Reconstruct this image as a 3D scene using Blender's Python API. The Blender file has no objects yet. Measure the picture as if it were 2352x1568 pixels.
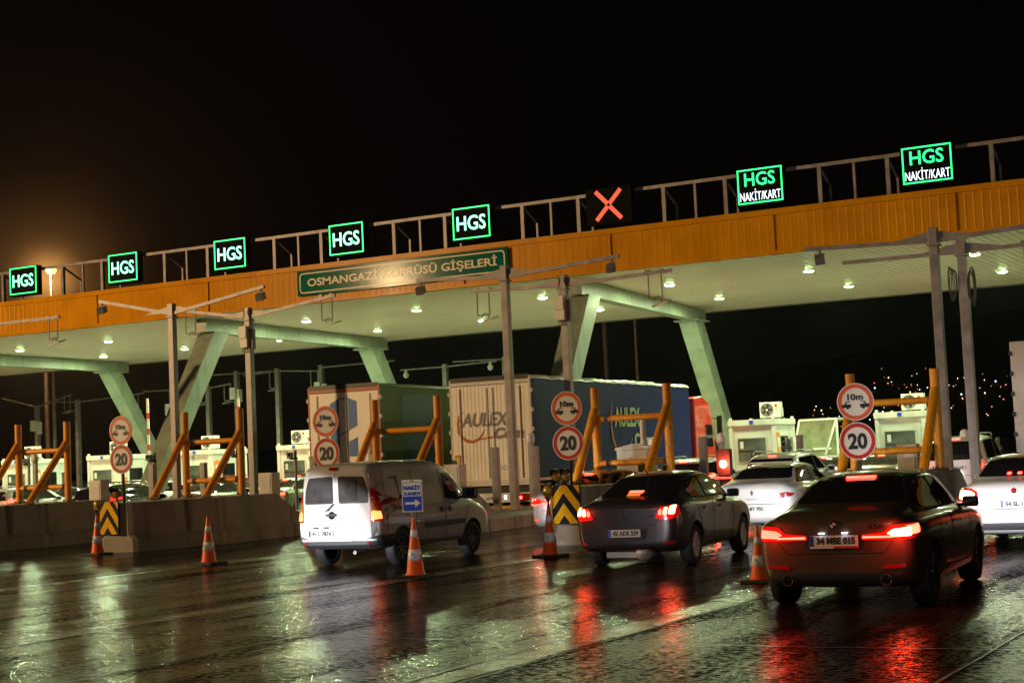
import bpy, bmesh, math, random
import numpy as np
from mathutils import Vector, Matrix
from mathutils.bvhtree import BVHTree
random.seed(7)
SC = bpy.context.scene
COL = SC.collection

# ---------------------------------------------------------------- camera
FPX, CW, CH = 3652.72, 2352.0, 1568.0
RM = np.array([[0.87477033, 0.07547449, 0.47862353], [0.4823956, -0.04287429, -0.87490359], [-0.04551226, 0.99622558, -0.07391372]])
CP = np.array([0.0, 0.0, 1.75])
cam = bpy.data.cameras.new('camera'); cam_o = bpy.data.objects.new('camera', cam); COL.objects.link(cam_o)
cam.sensor_width = 36; cam.lens = 36 * FPX / CW; cam.clip_end = 9000; cam.clip_start = .1
mw = Matrix.Identity(4)
for i in range(3):
    for j in range(3): mw[i][j] = RM[i][j]
mw.translation = Vector(CP); cam_o.matrix_world = mw
SC.camera = cam_o

def ray(px, py):
    d = RM @ np.array([px - CW / 2, -(py - CH / 2), -FPX]); return d / np.linalg.norm(d)
def onz(px, py, z=0.0):
    d = ray(px, py); return CP + d * ((z - CP[2]) / d[2])
def ony(px, py, y):
    d = ray(px, py); return CP + d * (y / d[1])
def onx(px, py, x):
    d = ray(px, py); return CP + d * (x / d[0])

# ---------------------------------------------------------------- render look, world
SC.view_settings.view_transform = 'Standard'; SC.view_settings.look = 'None'
SC.view_settings.exposure = 0; SC.view_settings.gamma = 1
SC.render.engine = 'CYCLES'
SC.cycles.use_denoising = True
SC.cycles.max_bounces = 6; SC.cycles.diffuse_bounces = 3; SC.cycles.glossy_bounces = 4
SC.cycles.sample_clamp_indirect = 6; SC.cycles.caustics_reflective = False; SC.cycles.caustics_refractive = False
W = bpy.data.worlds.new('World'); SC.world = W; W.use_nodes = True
nt = W.node_tree; nt.nodes.clear()
wo = nt.nodes.new('ShaderNodeOutputWorld'); bg = nt.nodes.new('ShaderNodeBackground')
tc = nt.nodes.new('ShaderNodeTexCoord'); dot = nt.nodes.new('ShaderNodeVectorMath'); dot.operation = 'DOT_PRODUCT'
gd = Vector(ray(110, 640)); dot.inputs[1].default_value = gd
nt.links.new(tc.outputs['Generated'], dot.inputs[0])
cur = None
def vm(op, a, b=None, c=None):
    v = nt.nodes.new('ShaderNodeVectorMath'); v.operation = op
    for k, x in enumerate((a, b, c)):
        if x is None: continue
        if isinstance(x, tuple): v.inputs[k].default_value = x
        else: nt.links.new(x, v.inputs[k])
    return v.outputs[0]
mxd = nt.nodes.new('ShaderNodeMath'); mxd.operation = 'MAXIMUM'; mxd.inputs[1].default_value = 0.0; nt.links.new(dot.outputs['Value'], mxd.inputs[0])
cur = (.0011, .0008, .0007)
for pw_, cl_ in ((35, (.0020, .0009, .0004)), (260, (.0085, .0035, .0012)), (1500, (.085, .036, .009)), (12000, (.7, .31, .08))):  # narrow lobes paint the sodium lamp's halo into the sky colour
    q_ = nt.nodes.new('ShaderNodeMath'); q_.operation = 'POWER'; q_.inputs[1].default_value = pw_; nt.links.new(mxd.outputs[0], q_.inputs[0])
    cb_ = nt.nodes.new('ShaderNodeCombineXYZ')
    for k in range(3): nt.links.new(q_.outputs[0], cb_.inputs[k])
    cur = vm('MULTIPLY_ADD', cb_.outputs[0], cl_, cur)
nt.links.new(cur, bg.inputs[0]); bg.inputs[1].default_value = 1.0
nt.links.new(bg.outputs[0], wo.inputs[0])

def lamp(kind, name, loc, energy, color, size=.1, aim=None, angle=None, blend=.3):
    l = bpy.data.lights.new(name, kind); l.energy = energy; l.color = color
    if kind in ('POINT', 'SPOT'): l.shadow_soft_size = size
    if kind == 'AREA': l.size = size; l.shape = 'DISK'
    if kind == 'SPOT': l.spot_size = math.radians(angle); l.spot_blend = blend
    o = bpy.data.objects.new(name, l); COL.objects.link(o); o.location = loc
    if aim is not None: o.rotation_euler = (Vector(aim) - Vector(loc)).to_track_quat('-Z', 'Y').to_euler()
    return o
SOD = (1.0, .64, .30)
# sodium floodlights on high masts behind and to the left of the viewpoint
lamp('POINT', 'mast_light', (-67, 0, 16.0), 92000, SOD, .45)
lamp('POINT', 'mast_light', (9, -26, 17.0), 9000, (1, .72, .50), .5)

# ---------------------------------------------------------------- materials
MATS = {}
def mat(name, col, rough=.5, metal=0., emit=None, es=0., noise=0., nscale=6., bump=0., bscale=20., coat=0., spec=.5, trans=0., streak=0., scuff=0.):
    if name in MATS: return MATS[name]
    m = bpy.data.materials.new(name); m.use_nodes = True; n = m.node_tree; b = n.nodes['Principled BSDF']
    b.inputs['Base Color'].default_value = (*col, 1); b.inputs['Roughness'].default_value = rough; b.inputs['Metallic'].default_value = metal
    b.inputs['Coat Weight'].default_value = coat; b.inputs['Coat Roughness'].default_value = .05
    b.inputs['Specular IOR Level'].default_value = spec
    b.inputs['Transmission Weight'].default_value = trans
    if emit: b.inputs['Emission Color'].default_value = (*emit, 1); b.inputs['Emission Strength'].default_value = es
    if noise or bump:
        t = n.nodes.new('ShaderNodeTexCoord')
    if noise:
        nz = n.nodes.new('ShaderNodeTexNoise'); nz.inputs['Scale'].default_value = nscale; nz.inputs['Detail'].default_value = 6
        n.links.new(t.outputs['Object'], nz.inputs['Vector'])
        mx = n.nodes.new('ShaderNodeMix'); mx.data_type = 'RGBA'; mx.blend_type = 'MIX'
        mx.inputs['A'].default_value = (*[c * (1 - noise) for c in col], 1); mx.inputs['B'].default_value = (*[min(1, c * (1 + noise)) for c in col], 1)
        r = n.nodes.new('ShaderNodeMapRange'); r.inputs[1].default_value = .3; r.inputs[2].default_value = .7
        n.links.new(nz.outputs[0], r.inputs[0]); n.links.new(r.outputs[0], mx.inputs['Factor']); n.links.new(mx.outputs['Result'], b.inputs['Base Color'])
        r2 = n.nodes.new('ShaderNodeMapRange'); r2.inputs[3].default_value = max(0.02, rough - .12); r2.inputs[4].default_value = min(1, rough + .12)
        n.links.new(nz.outputs[0], r2.inputs[0]); n.links.new(r2.outputs[0], b.inputs['Roughness'])
    if bump:
        nb = n.nodes.new('ShaderNodeTexNoise'); nb.inputs['Scale'].default_value = bscale; nb.inputs['Detail'].default_value = 4
        n.links.new(t.outputs['Object'], nb.inputs['Vector'])
        bp = n.nodes.new('ShaderNodeBump'); bp.inputs['Strength'].default_value = bump; bp.inputs['Distance'].default_value = .02
        n.links.new(nb.outputs[0], bp.inputs['Height']); n.links.new(bp.outputs[0], b.inputs['Normal'])
    for amt, sc_, lo, hi, cc in ((streak, (2.2, 2.2, .10), .50, .66, .45), (scuff, (5, 5, 5), .60, .66, .25)):
        if not amt: continue
        src = b.inputs['Base Color'].links[0].from_socket
        mp = n.nodes.new('ShaderNodeMapping'); mp.inputs['Scale'].default_value = sc_; n.links.new(t.outputs['Object'], mp.inputs[0])
        z = n.nodes.new('ShaderNodeTexNoise'); z.inputs['Scale'].default_value = 1.4; z.inputs['Detail'].default_value = 8; n.links.new(mp.outputs[0], z.inputs[0])
        q = n.nodes.new('ShaderNodeMapRange'); q.inputs[1].default_value = lo; q.inputs[2].default_value = hi; q.inputs[4].default_value = amt; n.links.new(z.outputs[0], q.inputs[0])
        x = n.nodes.new('ShaderNodeMix'); x.data_type = 'RGBA'; n.links.new(q.outputs[0], x.inputs['Factor']); n.links.new(src, x.inputs['A']); x.inputs['B'].default_value = (col[0] * cc + .01, col[1] * cc + .01, col[2] * cc + .006, 1)
        n.links.new(x.outputs['Result'], b.inputs['Base Color'])
    MATS[name] = m; return m
def emat(name, col, s):
    return mat(name, (.02, .02, .02), .5, emit=col, es=s)

M = dict(
 galv=mat('galvanised_steel', (.25, .225, .22), .5, .3, noise=.3, nscale=3, bump=.1, streak=.5),
 galv_dark=mat('weathered_steel', (.2, .18, .17), .6, .3, noise=.3, nscale=2),
 orange=mat('orange_painted_steel', (.80, .31, .010), .42, noise=.18, nscale=7, bump=.15, bscale=14, scuff=.6, streak=.2),
 conc=mat('concrete', (.30, .265, .22), .7, noise=.35, nscale=1.3, bump=.3, bscale=30),
 concdark=mat('damp_concrete', (.085, .075, .065), .5, noise=.3, nscale=2, bump=.3, bscale=30),
 black=mat('black_plastic', (.012, .012, .012), .45), rubber=mat('rubber', (.014, .014, .015), .7, noise=.2, nscale=20),
 darkmetal=mat('dark_metal', (.04, .035, .03), .5, .5),
 white=mat('white_paint', (.75, .75, .72), .4, noise=.06, nscale=3, streak=.22), offwhite=mat('dirty_white_panel', (.66, .64, .58), .5, noise=.12, nscale=2),
 green_steel=mat('green_grey_steel', (.25, .30, .23), .45, noise=.2, nscale=1, streak=.4),
 redsign=mat('red_reflective', (.55, .03, .02), .4), orsign=mat('faded_red_reflective', (.72, .13, .05), .4),
 signwhite=mat('reflective_white', (.8, .78, .74), .35), blackpaint=mat('black_lettering', (.015, .015, .018), .5),
 yellow=mat('yellow_reflective', (.78, .44, .01), .6, noise=.1, spec=.1), amber=mat('amber_lens', (.28, .13, .015), .2, coat=.5), navy=mat('navy_stripe', (.010, .012, .022), .6, spec=.1),
 cone_o=mat('cone_orange', (.85, .12, .015), .4, noise=.06), cone_w=mat('cone_reflective_white', (.85, .85, .87), .35, emit=None),
 green_mark=mat('green_print', (.05, .35, .08), .5),
 boardgreen=mat('sign_green', (.0, .11, .068), .13, bump=.05, bscale=2, spec=.022), boardwhite=mat('sign_lettering', (.78, .70, .56), .16, spec=.022),
 blue=mat('sign_blue', (.02, .07, .55), .4),
 glass=mat('dark_window_glass', (.012, .012, .014), .04, spec=.8), bglass=mat('booth_window_glass', (.10, .11, .10), .08, spec=.7, noise=.6, nscale=1.5),
 trim=mat('grey_bumper_plastic', (.045, .047, .055), .5), chrome=mat('chrome', (.7, .7, .72), .15, 1.), alloy=mat('alloy_wheel', (.75, .75, .8), .35, .2),
 darkalloy=mat('dark_wheel', (.05, .045, .045), .35, .6),
 redlens=mat('red_lens', (.35, .01, .01), .15, coat=.6), orangep=mat('orange_panel', (.75, .25, .04), .5),
 led_off=mat('led_panel_black', (.006, .006, .006), .8, spec=.08),
 ledg=emat('led_green', (.03, 1, .38), 1.25), ledgw=emat('led_green_white', (.24, 1, .55), 3.2), ledw=emat('led_white', (.82, .95, 1), 3.0),
 ledr=emat('led_red', (1, .105, .05), 1.05),
 lampw=emat('downlight_lens', (.58, 1, .42), 42), lampo=emat('sodium_lens', (1, .42, .09), 5),
 brake=emat('brake_light_core', (1, .028, .016), 18), brake2=emat('brake_light_red', (1, .03, .015), 24), litlens=mat('lit_red_lens', (.3, .01, .01), .15, emit=(1, .012, .008), es=.28), brakew=emat('bright_lamp_core', (1, .11, .035), 34),
 platelamp=emat('plate_lamp', (.8, .85, 1), 8), dimred=emat('dim_tail_light', (1, .03, .02), 1.6), amberon=emat('lit_amber_lens', (1, .55, .05), 3),
 platebg=mat('number_plate_white', (.72, .72, .72), .4), plateblue=mat('number_plate_blue', (.02, .05, .35), .4),
 seam=mat('panel_gap', (.004, .004, .004), .7),
)

# ---------------------------------------------------------------- mesh collector
class MB:
    def __init__(s): s.v = []; s.f = []; s.mi = []; s.cur = 0; s.sm = []
    def add(s, vs, fs, smooth=False):
        o = len(s.v); s.v += [tuple(map(float, v)) for v in vs]
        for f in fs: s.f.append([i + o for i in f]); s.mi.append(s.cur); s.sm.append(smooth)
        return s
    def box(s, c, d, rz=0., R=None):
        hx, hy, hz = d[0] / 2, d[1] / 2, d[2] / 2
        vs = [Vector((x, y, z)) for x in (-hx, hx) for y in (-hy, hy) for z in (-hz, hz)]
        if R is None: R = Matrix.Rotation(rz, 3, 'Z')
        vs = [R @ v + Vector(c) for v in vs]
        return s.add(vs, [(0, 1, 3, 2), (4, 6, 7, 5), (0, 4, 5, 1), (2, 3, 7, 6), (0, 2, 6, 4), (1, 5, 7, 3)])
    def b2(s, x0, x1, y0, y1, z0, z1): return s.box(((x0 + x1) / 2, (y0 + y1) / 2, (z0 + z1) / 2), (x1 - x0, y1 - y0, z1 - z0))
    def bar(s, p0, p1, w, h=None, up=(0, 0, 1)):
        h = h or w; p0, p1 = Vector(p0), Vector(p1); d = p1 - p0; L = d.length; d.normalize()
        u = Vector(up); x = d.cross(u)
        if x.length < 1e-4: x = Vector((1, 0, 0))
        x.normalize(); z = x.cross(d); R = Matrix((x, d, z)).transposed()
        return s.box((p0 + p1) / 2, (w, L, h), R=R)
    def cyl(s, p0, p1, r0, r1=None, n=16, caps=True):
        r1 = r0 if r1 is None else r1; p0, p1 = Vector(p0), Vector(p1); d = (p1 - p0).normalized()
        x = d.orthogonal().normalized(); y = d.cross(x)
        vs = []; o = len(s.v)
        for p, r in ((p0, r0), (p1, r1)):
            for i in range(n):
                a = 2 * math.pi * i / n; vs.append(p + (x * math.cos(a) + y * math.sin(a)) * r)
        s.add(vs, [(i, (i + 1) % n, n + (i + 1) % n, n + i) for i in range(n)], True)
        if caps: s.add([vs[i] for i in range(n)], [tuple(range(n))[::-1]]); s.add([vs[n + i] for i in range(n)], [tuple(range(n))])
        return s
    def tube(s, pts, r, n=8):
        for a, b in zip(pts[:-1], pts[1:]): s.cyl(a, b, r, n=n)
        return s
    def lathe(s, prof, c=(0, 0, 0), axis='z', n=24, smooth=True):
        vs = []; c = Vector(c)
        for r, h in prof:
            for i in range(n):
                a = 2 * math.pi * i / n; p = Vector((r * math.cos(a), r * math.sin(a), h))
                if axis == 'y': p = Vector((p.x, h, p.y))
                if axis == 'x': p = Vector((h, p.x, p.y))
                vs.append(p + c)
        fs = [(k * n + i, k * n + (i + 1) % n, (k + 1) * n + (i + 1) % n, (k + 1) * n + i) for k in range(len(prof) - 1) for i in range(n)]
        return s.add(vs, fs, smooth)
    def prism(s, poly, y0, y1, plane='xz'):
        n = len(poly)
        def P(a, b, t): return (a, t, b) if plane == 'xz' else ((t, a, b) if plane == 'yz' else (a, b, t))
        vs = [P(a, b, y0) for a, b in poly] + [P(a, b, y1) for a, b in poly]
        return s.add(vs, [tuple(range(n)), tuple(range(2 * n - 1, n - 1, -1))] + [(i, n + i, n + (i + 1) % n, (i + 1) % n) for i in range(n)])
    def xform(s, Mx): s.v = [tuple(Mx @ Vector(v)) for v in s.v]; return s
    def join(s, o): s.add(o.v, o.f); return s
    def build(s, name, mats, parent=None, bevel=0.):
        me = bpy.data.meshes.new(name); me.from_pydata(s.v, [], s.f)
        if not isinstance(mats, (list, tuple)): mats = [mats]
        for m in mats: me.materials.append(m)
        for p, mi, sm in zip(me.polygons, s.mi, s.sm): p.material_index = min(mi, len(mats) - 1); p.use_smooth = sm
        bm = bmesh.new(); bm.from_mesh(me); bmesh.ops.recalc_face_normals(bm, faces=bm.faces)
        if bevel: 
            bmesh.ops.remove_doubles(bm, verts=bm.verts, dist=1e-5)
            ed = [e for e in bm.edges if len(e.link_faces) == 2 and e.calc_face_angle(0) > .6]
            bmesh.ops.bevel(bm, geom=ed, offset=bevel, segments=2, affect='EDGES', profile=.6)
        bm.to_mesh(me); bm.free()
        o = bpy.data.objects.new(name, me); COL.objects.link(o)
        if parent is not None: o.parent = parent
        return o
def T(name, label, cat, loc=(0, 0, 0), rz=0., group=None):
    o = bpy.data.objects.new(name, None); COL.objects.link(o); o.location = tuple(map(float, loc)); o.rotation_euler = (0, 0, rz)
    o['label'] = label; o['category'] = cat
    if group: o['group'] = group
    o.empty_display_size = .2
    return o
def tag(o, label, cat, group=None):
    o['label'] = label; o['category'] = cat
    if group: o['group'] = group
    return o
def struct(o): o['kind'] = 'structure'; return o
def kids(o): return [c for c in o.children]
def copy_tree(o, loc, rz, label, group=None, parent=None):
    c = o.copy(); COL.objects.link(c)
    if parent is None:
        c.location = tuple(map(float, loc)); c.rotation_euler = (0, 0, rz); c['label'] = label
        if group: c['group'] = group
    else: c.parent = parent
    for k in kids(o): copy_tree(k, None, 0, None, None, c)
    return c
def text(body, size, w=None, depth=.006, bold=0., shear=0., align='CENTER'):
    """lettering in the xz plane, centred on the origin, facing -y; scaled to width w"""
    cu = bpy.data.curves.new('t', 'FONT'); cu.body = body; cu.size = size; cu.extrude = depth / 2; cu.offset = bold; cu.shear = shear; cu.resolution_u = 3
    o = bpy.data.objects.new('t', cu); COL.objects.link(o); bpy.context.view_layer.update()
    me = o.to_mesh(); vs = [Vector(v.co) for v in me.vertices]; fs = [tuple(p.vertices) for p in me.polygons]
    o.to_mesh_clear(); bpy.data.objects.remove(o); bpy.data.curves.remove(cu)
    if not vs: return MB()
    x0, x1 = min(v.x for v in vs), max(v.x for v in vs); y0, y1 = min(v.y for v in vs), max(v.y for v in vs)
    kx = w / (x1 - x0) if w else 1; ky = size / (y1 - y0)
    m = MB(); m.add([((v.x - (x0 + x1) / 2) * kx, -v.z, (v.y - (y0 + y1) / 2) * ky) for v in vs], fs); return m
def at(mb, loc, rz=0.): return mb.xform(Matrix.Translation(Vector(loc)) @ Matrix.Rotation(rz, 4, 'Z'))

SK = -.07; RZ = .07            # the lanes run very slightly to the left
def lane(x0, y): return x0 + SK * (y - 28.5)

# ---------------------------------------------------------------- ground
def ground_mat():
    m = bpy.data.materials.new('wet_concrete_road'); m.use_nodes = True; n = m.node_tree; b = n.nodes['Principled BSDF']; L = n.links.new
    N = n.nodes.new
    tc = N('ShaderNodeTexCoord'); sp = N('ShaderNodeSeparateXYZ'); L(tc.outputs['Object'], sp.inputs[0])
    n1 = N('ShaderNodeTexNoise'); n1.inputs['Scale'].default_value = .55; n1.inputs['Detail'].default_value = 8; L(tc.outputs['Object'], n1.inputs[0])
    mp = N('ShaderNodeMapping'); mp.inputs['Scale'].default_value = (1.1, .16, 1); L(tc.outputs['Object'], mp.inputs[0])
    n2 = N('ShaderNodeTexNoise'); n2.inputs['Scale'].default_value = 1.6; n2.inputs['Detail'].default_value = 9; n2.inputs['Roughness'].default_value = .62; L(mp.outputs[0], n2.inputs[0])
    # roughness: puddles and worn wet strips
    r = N('ShaderNodeMapRange'); r.inputs[1].default_value = .36; r.inputs[2].default_value = .66; r.inputs[3].default_value = .10; r.inputs[4].default_value = .17
    L(n2.outputs[0], r.inputs[0])
    rs = N('ShaderNodeMapRange'); rs.inputs[1].default_value = -6.75; rs.inputs[2].default_value = -6.65; rs.inputs[3].default_value = 0; rs.inputs[4].default_value = .07; L(sp.outputs[0], rs.inputs[0])
    n3 = N('ShaderNodeTexNoise'); n3.inputs['Scale'].default_value = .9; n3.inputs['Detail'].default_value = 7; L(mp.outputs[0], n3.inputs[0])
    r3 = N('ShaderNodeMapRange'); r3.inputs[1].default_value = .5; r3.inputs[2].default_value = .62; r3.inputs[3].default_value = 0; r3.inputs[4].default_value = .05; L(n3.outputs[0], r3.inputs[0])
    a1 = N('ShaderNodeMath'); a1.operation = 'ADD'; L(r.outputs[0], a1.inputs[0]); L(rs.outputs[0], a1.inputs[1])
    a2 = N('ShaderNodeMath'); a2.operation = 'ADD'; L(a1.outputs[0], a2.inputs[0]); L(r3.outputs[0], a2.inputs[1]); L(a2.outputs[0], b.inputs['Roughness']); rough_out = a2.outputs[0]
    # colour: dark wet asphalt, paler concrete plaza under the canopy
    cr = N('ShaderNodeMix'); cr.data_type = 'RGBA'; cr.inputs['A'].default_value = (.012, .010, .007, 1); cr.inputs['B'].default_value = (.028, .023, .016, 1)
    rr = N('ShaderNodeMapRange'); rr.inputs[1].default_value = .35; rr.inputs[2].default_value = .7; L(n1.outputs[0], rr.inputs[0]); L(rr.outputs[0], cr.inputs['Factor'])
    pl = N('ShaderNodeMapRange'); pl.inputs[1].default_value = 44; pl.inputs[2].default_value = 46; L(sp.outputs[1], pl.inputs[0])
    c2 = N('ShaderNodeMix'); c2.data_type = 'RGBA'; L(pl.outputs[0], c2.inputs['Factor']); dk = N('ShaderNodeMix'); dk.data_type = 'RGBA'; dk.inputs['B'].default_value = (.010, .008, .005, 1); L(cr.outputs['Result'], dk.inputs['A'])
    rs2 = N('ShaderNodeMapRange'); rs2.inputs[1].default_value = -6.75; rs2.inputs[2].default_value = -6.65; rs2.inputs[3].default_value = 0; rs2.inputs[4].default_value = .8; L(sp.outputs[0], rs2.inputs[0]); L(rs2.outputs[0], dk.inputs['Factor']); L(dk.outputs['Result'], c2.inputs['A'])
    sr = N('ShaderNodeMapRange'); sr.inputs[1].default_value = .08; sr.inputs[2].default_value = .34; sr.inputs[3].default_value = .52; sr.inputs[4].default_value = .20; c2.inputs['B'].default_value = (.30, .30, .26, 1)
    L(c2.outputs['Result'], b.inputs['Base Color'])
    # bump: aggregate grain + ripples of standing water
    g = N('ShaderNodeTexNoise'); g.inputs['Scale'].default_value = 8; g.inputs['Detail'].default_value = 7; g.inputs['Roughness'].default_value = .62; L(tc.outputs['Object'], g.inputs[0])
    g2 = N('ShaderNodeTexNoise'); g2.inputs['Scale'].default_value = 3.2; g2.inputs['Detail'].default_value = 4; L(tc.outputs['Object'], g2.inputs[0])
    b1 = N('ShaderNodeBump'); b1.inputs['Strength'].default_value = .8; b1.inputs['Distance'].default_value = .0085; L(g.outputs[0], b1.inputs['Height'])
    b2 = N('ShaderNodeBump'); b2.inputs['Strength'].default_value = .5; b2.inputs['Distance'].default_value = .02; L(g2.outputs[0], b2.inputs['Height']); L(b1.outputs[0], b2.inputs['Normal'])
    L(b2.outputs[0], b.inputs['Normal'])
    L(rough_out, sr.inputs[0]); L(sr.outputs[0], b.inputs['Specular IOR Level'])
    # the water film is broken: damp dull aggregate stands out of it
    dd = N('ShaderNodeBsdfDiffuse'); L(c2.outputs['Result'], dd.inputs[0])
    k1 = N('ShaderNodeTexNoise'); k1.inputs['Scale'].default_value = 14; k1.inputs['Detail'].default_value = 8; k1.inputs['Roughness'].default_value = .7; L(tc.outputs['Object'], k1.inputs[0])
    k2 = N('ShaderNodeMath'); k2.operation = 'MULTIPLY_ADD'; L(n2.outputs[0], k2.inputs[0]); k2.inputs[1].default_value = .7; L(k1.outputs[0], k2.inputs[2])
    k3 = N('ShaderNodeMath'); k3.operation = 'MULTIPLY_ADD'; L(rs.outputs[0], k3.inputs[0]); k3.inputs[1].default_value = -1.0; L(k2.outputs[0], k3.inputs[2])
    km = N('ShaderNodeMapRange'); km.inputs[1].default_value = .70; km.inputs[2].default_value = .90; km.inputs[3].default_value = .05; km.inputs[4].default_value = .85; L(k3.outputs[0], km.inputs[0])
    mxs = N('ShaderNodeMixShader'); L(km.outputs[0], mxs.inputs[0]); L(dd.outputs[0], mxs.inputs[1]); L(b.outputs[0], mxs.inputs[2])
    L(mxs.outputs[0], n.nodes['Material Output'].inputs['Surface'])
    return m
g = MB(); g.add([(-3000, -200, 0), (3000, -200, 0), (3000, 5000, 0), (-3000, 5000, 0)], [(0, 1, 2, 3)])
struct(g.build('road', ground_mat()))
# joints and tar strips: thin sheets 4 mm above the road, running with the lanes and across them
tar = mat('tar_joint', (.006, .006, .006), .35, noise=.3, nscale=8); pale = mat('pale_joint_strip', (.15, .125, .085), .26, noise=.3, nscale=3, bump=.2)
def strip(m, x, y0, y1, w, name, mt, z, sk=0.0):
    pts = [];  k = int((y1 - y0) / .8); rnd = random.Random(int(x * 100))
    for i in range(k + 1):
        y = y0 + (y1 - y0) * i / k; ww = w * (1 + .25 * rnd.uniform(-1, 1)); xx = x + sk * (y - y0) + rnd.uniform(-1, 1) * .012
        pts += [(xx - ww / 2, y, z), (xx + ww / 2, y, z)]
    m.add(pts, [(2 * i, 2 * i + 1, 2 * i + 3, 2 * i + 2) for i in range(k)])
mt, mp_ = MB(), MB()
for x in (-6.86, -13.3, -20.1): strip(mp_, x, -5, 50, .34, '', None, .004)
for x in (-7.1, -6.62, -13.52, -13.08, -20.3, -19.9, -10.2, -3.0, -16.9): strip(mt, x, -5, 50, .025, '', None, .008)
for y in (9.2, 13.6, 17.9, 22.4, 26.9): 
    rnd = random.Random(int(y * 7)); k = 60; pts = []
    for i in range(k + 1):
        x = -34 + 36 * i / k; yy = y + rnd.uniform(-1, 1) * .02 + .12 * math.sin(x * .35)
        pts += [(x, yy - .014, .012), (x, yy + .014, .012)]
    mt.add(pts, [(2 * i, 2 * i + 2, 2 * i + 3, 2 * i + 1) for i in range(k)])
struct(mp_.build('road_joint_strips', pale)); struct(mt.build('road_tar_lines', tar))

# ---------------------------------------------------------------- canopy
FY, BY, FZ0, FZ1 = 52.0, 71.2, 8.36, 9.92
can = T('toll_canopy', 'long flat toll plaza canopy with ribbed orange fascia and pale slatted ceiling', 'canopy', (-30, 52, 0))
ox, oy = 30, -52
m = MB(); x = -82.0
fas = mat('orange_cladding', (.60, .25, .0015), .27, noise=.12, nscale=.7, spec=.05, streak=.2)
prof = []
while x < 6:
    prof += [(x, 0), (x + .19, 0), (x + .215, .008), (x + .255, .008)]; x += .28
vs = []
for a, d in prof: vs += [(a + ox, FY + oy - d, FZ0 + .12), (a + ox, FY + oy - d, FZ1 - .2)]
m.add(vs, [(2 * i, 2 * i + 2, 2 * i + 3, 2 * i + 1) for i in range(len(prof) - 1)]); m.build('fascia', fas, can)
m = MB(); m.b2(-82 + ox, 6 + ox, -.07, .25, FZ1 - .2, FZ1); m.b2(-82 + ox, 6 + ox, -.07, .25, FZ0, FZ0 + .12)
k = -80
while k < 6: m.b2(k + ox, k + .03 + ox, -.075, .0, FZ0 - .004, FZ1 + .004); k += 6.2
m.build('fascia_trim', fas, can)
cm = bpy.data.materials.new('slatted_ceiling'); cm.use_nodes = True; n = cm.node_tree; b = n.nodes['Principled BSDF']
b.inputs['Roughness'].default_value = .32; b.inputs['Base Color'].default_value = (.66, .66, .58, 1)
MATS['ceil'] = cm
_t = n.nodes.new('ShaderNodeTexCoord'); _z = n.nodes.new('ShaderNodeTexNoise'); _z.inputs['Scale'].default_value = .35; _z.inputs['Detail'].default_value = 6; n.links.new(_t.outputs['Object'], _z.inputs[0])
_c = n.nodes.new('ShaderNodeMix'); _c.data_type = 'RGBA'; n.links.new(_z.outputs[0], _c.inputs['Factor']); _c.inputs['A'].default_value = (.66, .56, .48, 1); _c.inputs['B'].default_value = (.88, .78, .70, 1); n.links.new(_c.outputs['Result'], b.inputs['Base Color'])
m = MB(); x = -82.0; prof = []
while x < 6: prof += [(x, 0), (x + .235, 0), (x + .24, .045), (x + .285, .045)]; x += .29
vs = []
for a, d in prof: vs += [(a + ox, .26, FZ0 + .02 + d), (a + ox, BY - FY, FZ0 + .02 + d)]
m.add(vs, [(2 * i, 2 * i + 1, 2 * i + 3, 2 * i + 2) for i in range(len(prof) - 1)]); m.build('ceiling', cm, can)
m = MB(); m.b2(-82 + ox, 6 + ox, .26, BY - FY + .1, FZ0 + .3, FZ1 - .25); m.b2(-82 + ox, 6 + ox, BY - FY, BY - FY + .12, FZ0 - .03, FZ0 + .3)
m.build('roof', M['galv_dark'], can)

# downlights
lx = dict()
rows = [(58.0, [-65.8, -59.9, -54.0, -48.0, -42.2, -36.35, -30.2, -24.5, -18.8, -12.6, -6.6]), (65.1, [-66.8, -61.0, -55.3, -49.05, -43.1, -37.15, -31.0, -25.2, -19.4, -13.1, -7.2])]
first = None
rn = ['front', 'rear']
for ri, (yy, xs) in enumerate(rows):
    for k, xx in enumerate(xs):
        lab = 'round bright downlight in the %s row of the ceiling, number %d' % (rn[ri], k)
        if first is None:
            first = T('ceiling_downlight', 'x', 'ceiling light', (xx, yy, FZ0))
            mm = MB(); mm.lathe([(.0, -.07), (.12, -.065), (.17, -.05), (.20, -.02)], n=20); mm.build('lens', M['lampw'], first)
            mm = MB(); mm.lathe([(.20, -.0), (.225, -.03), (.225, .02)], n=20); mm.build('housing', M['white'], first); d = first
        else: d = copy_tree(first, (xx, yy, FZ0), 0, 'x')
        d['group'] = 'downlights in the canopy ceiling'
        d['label'] = 'round lit downlight recessed in the slatted canopy ceiling'
        lamp('AREA', 'downlight_beam', (xx, yy, FZ0 - .14), 540, (.80, 1, .52), .4, aim=(xx, yy, 0))

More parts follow.
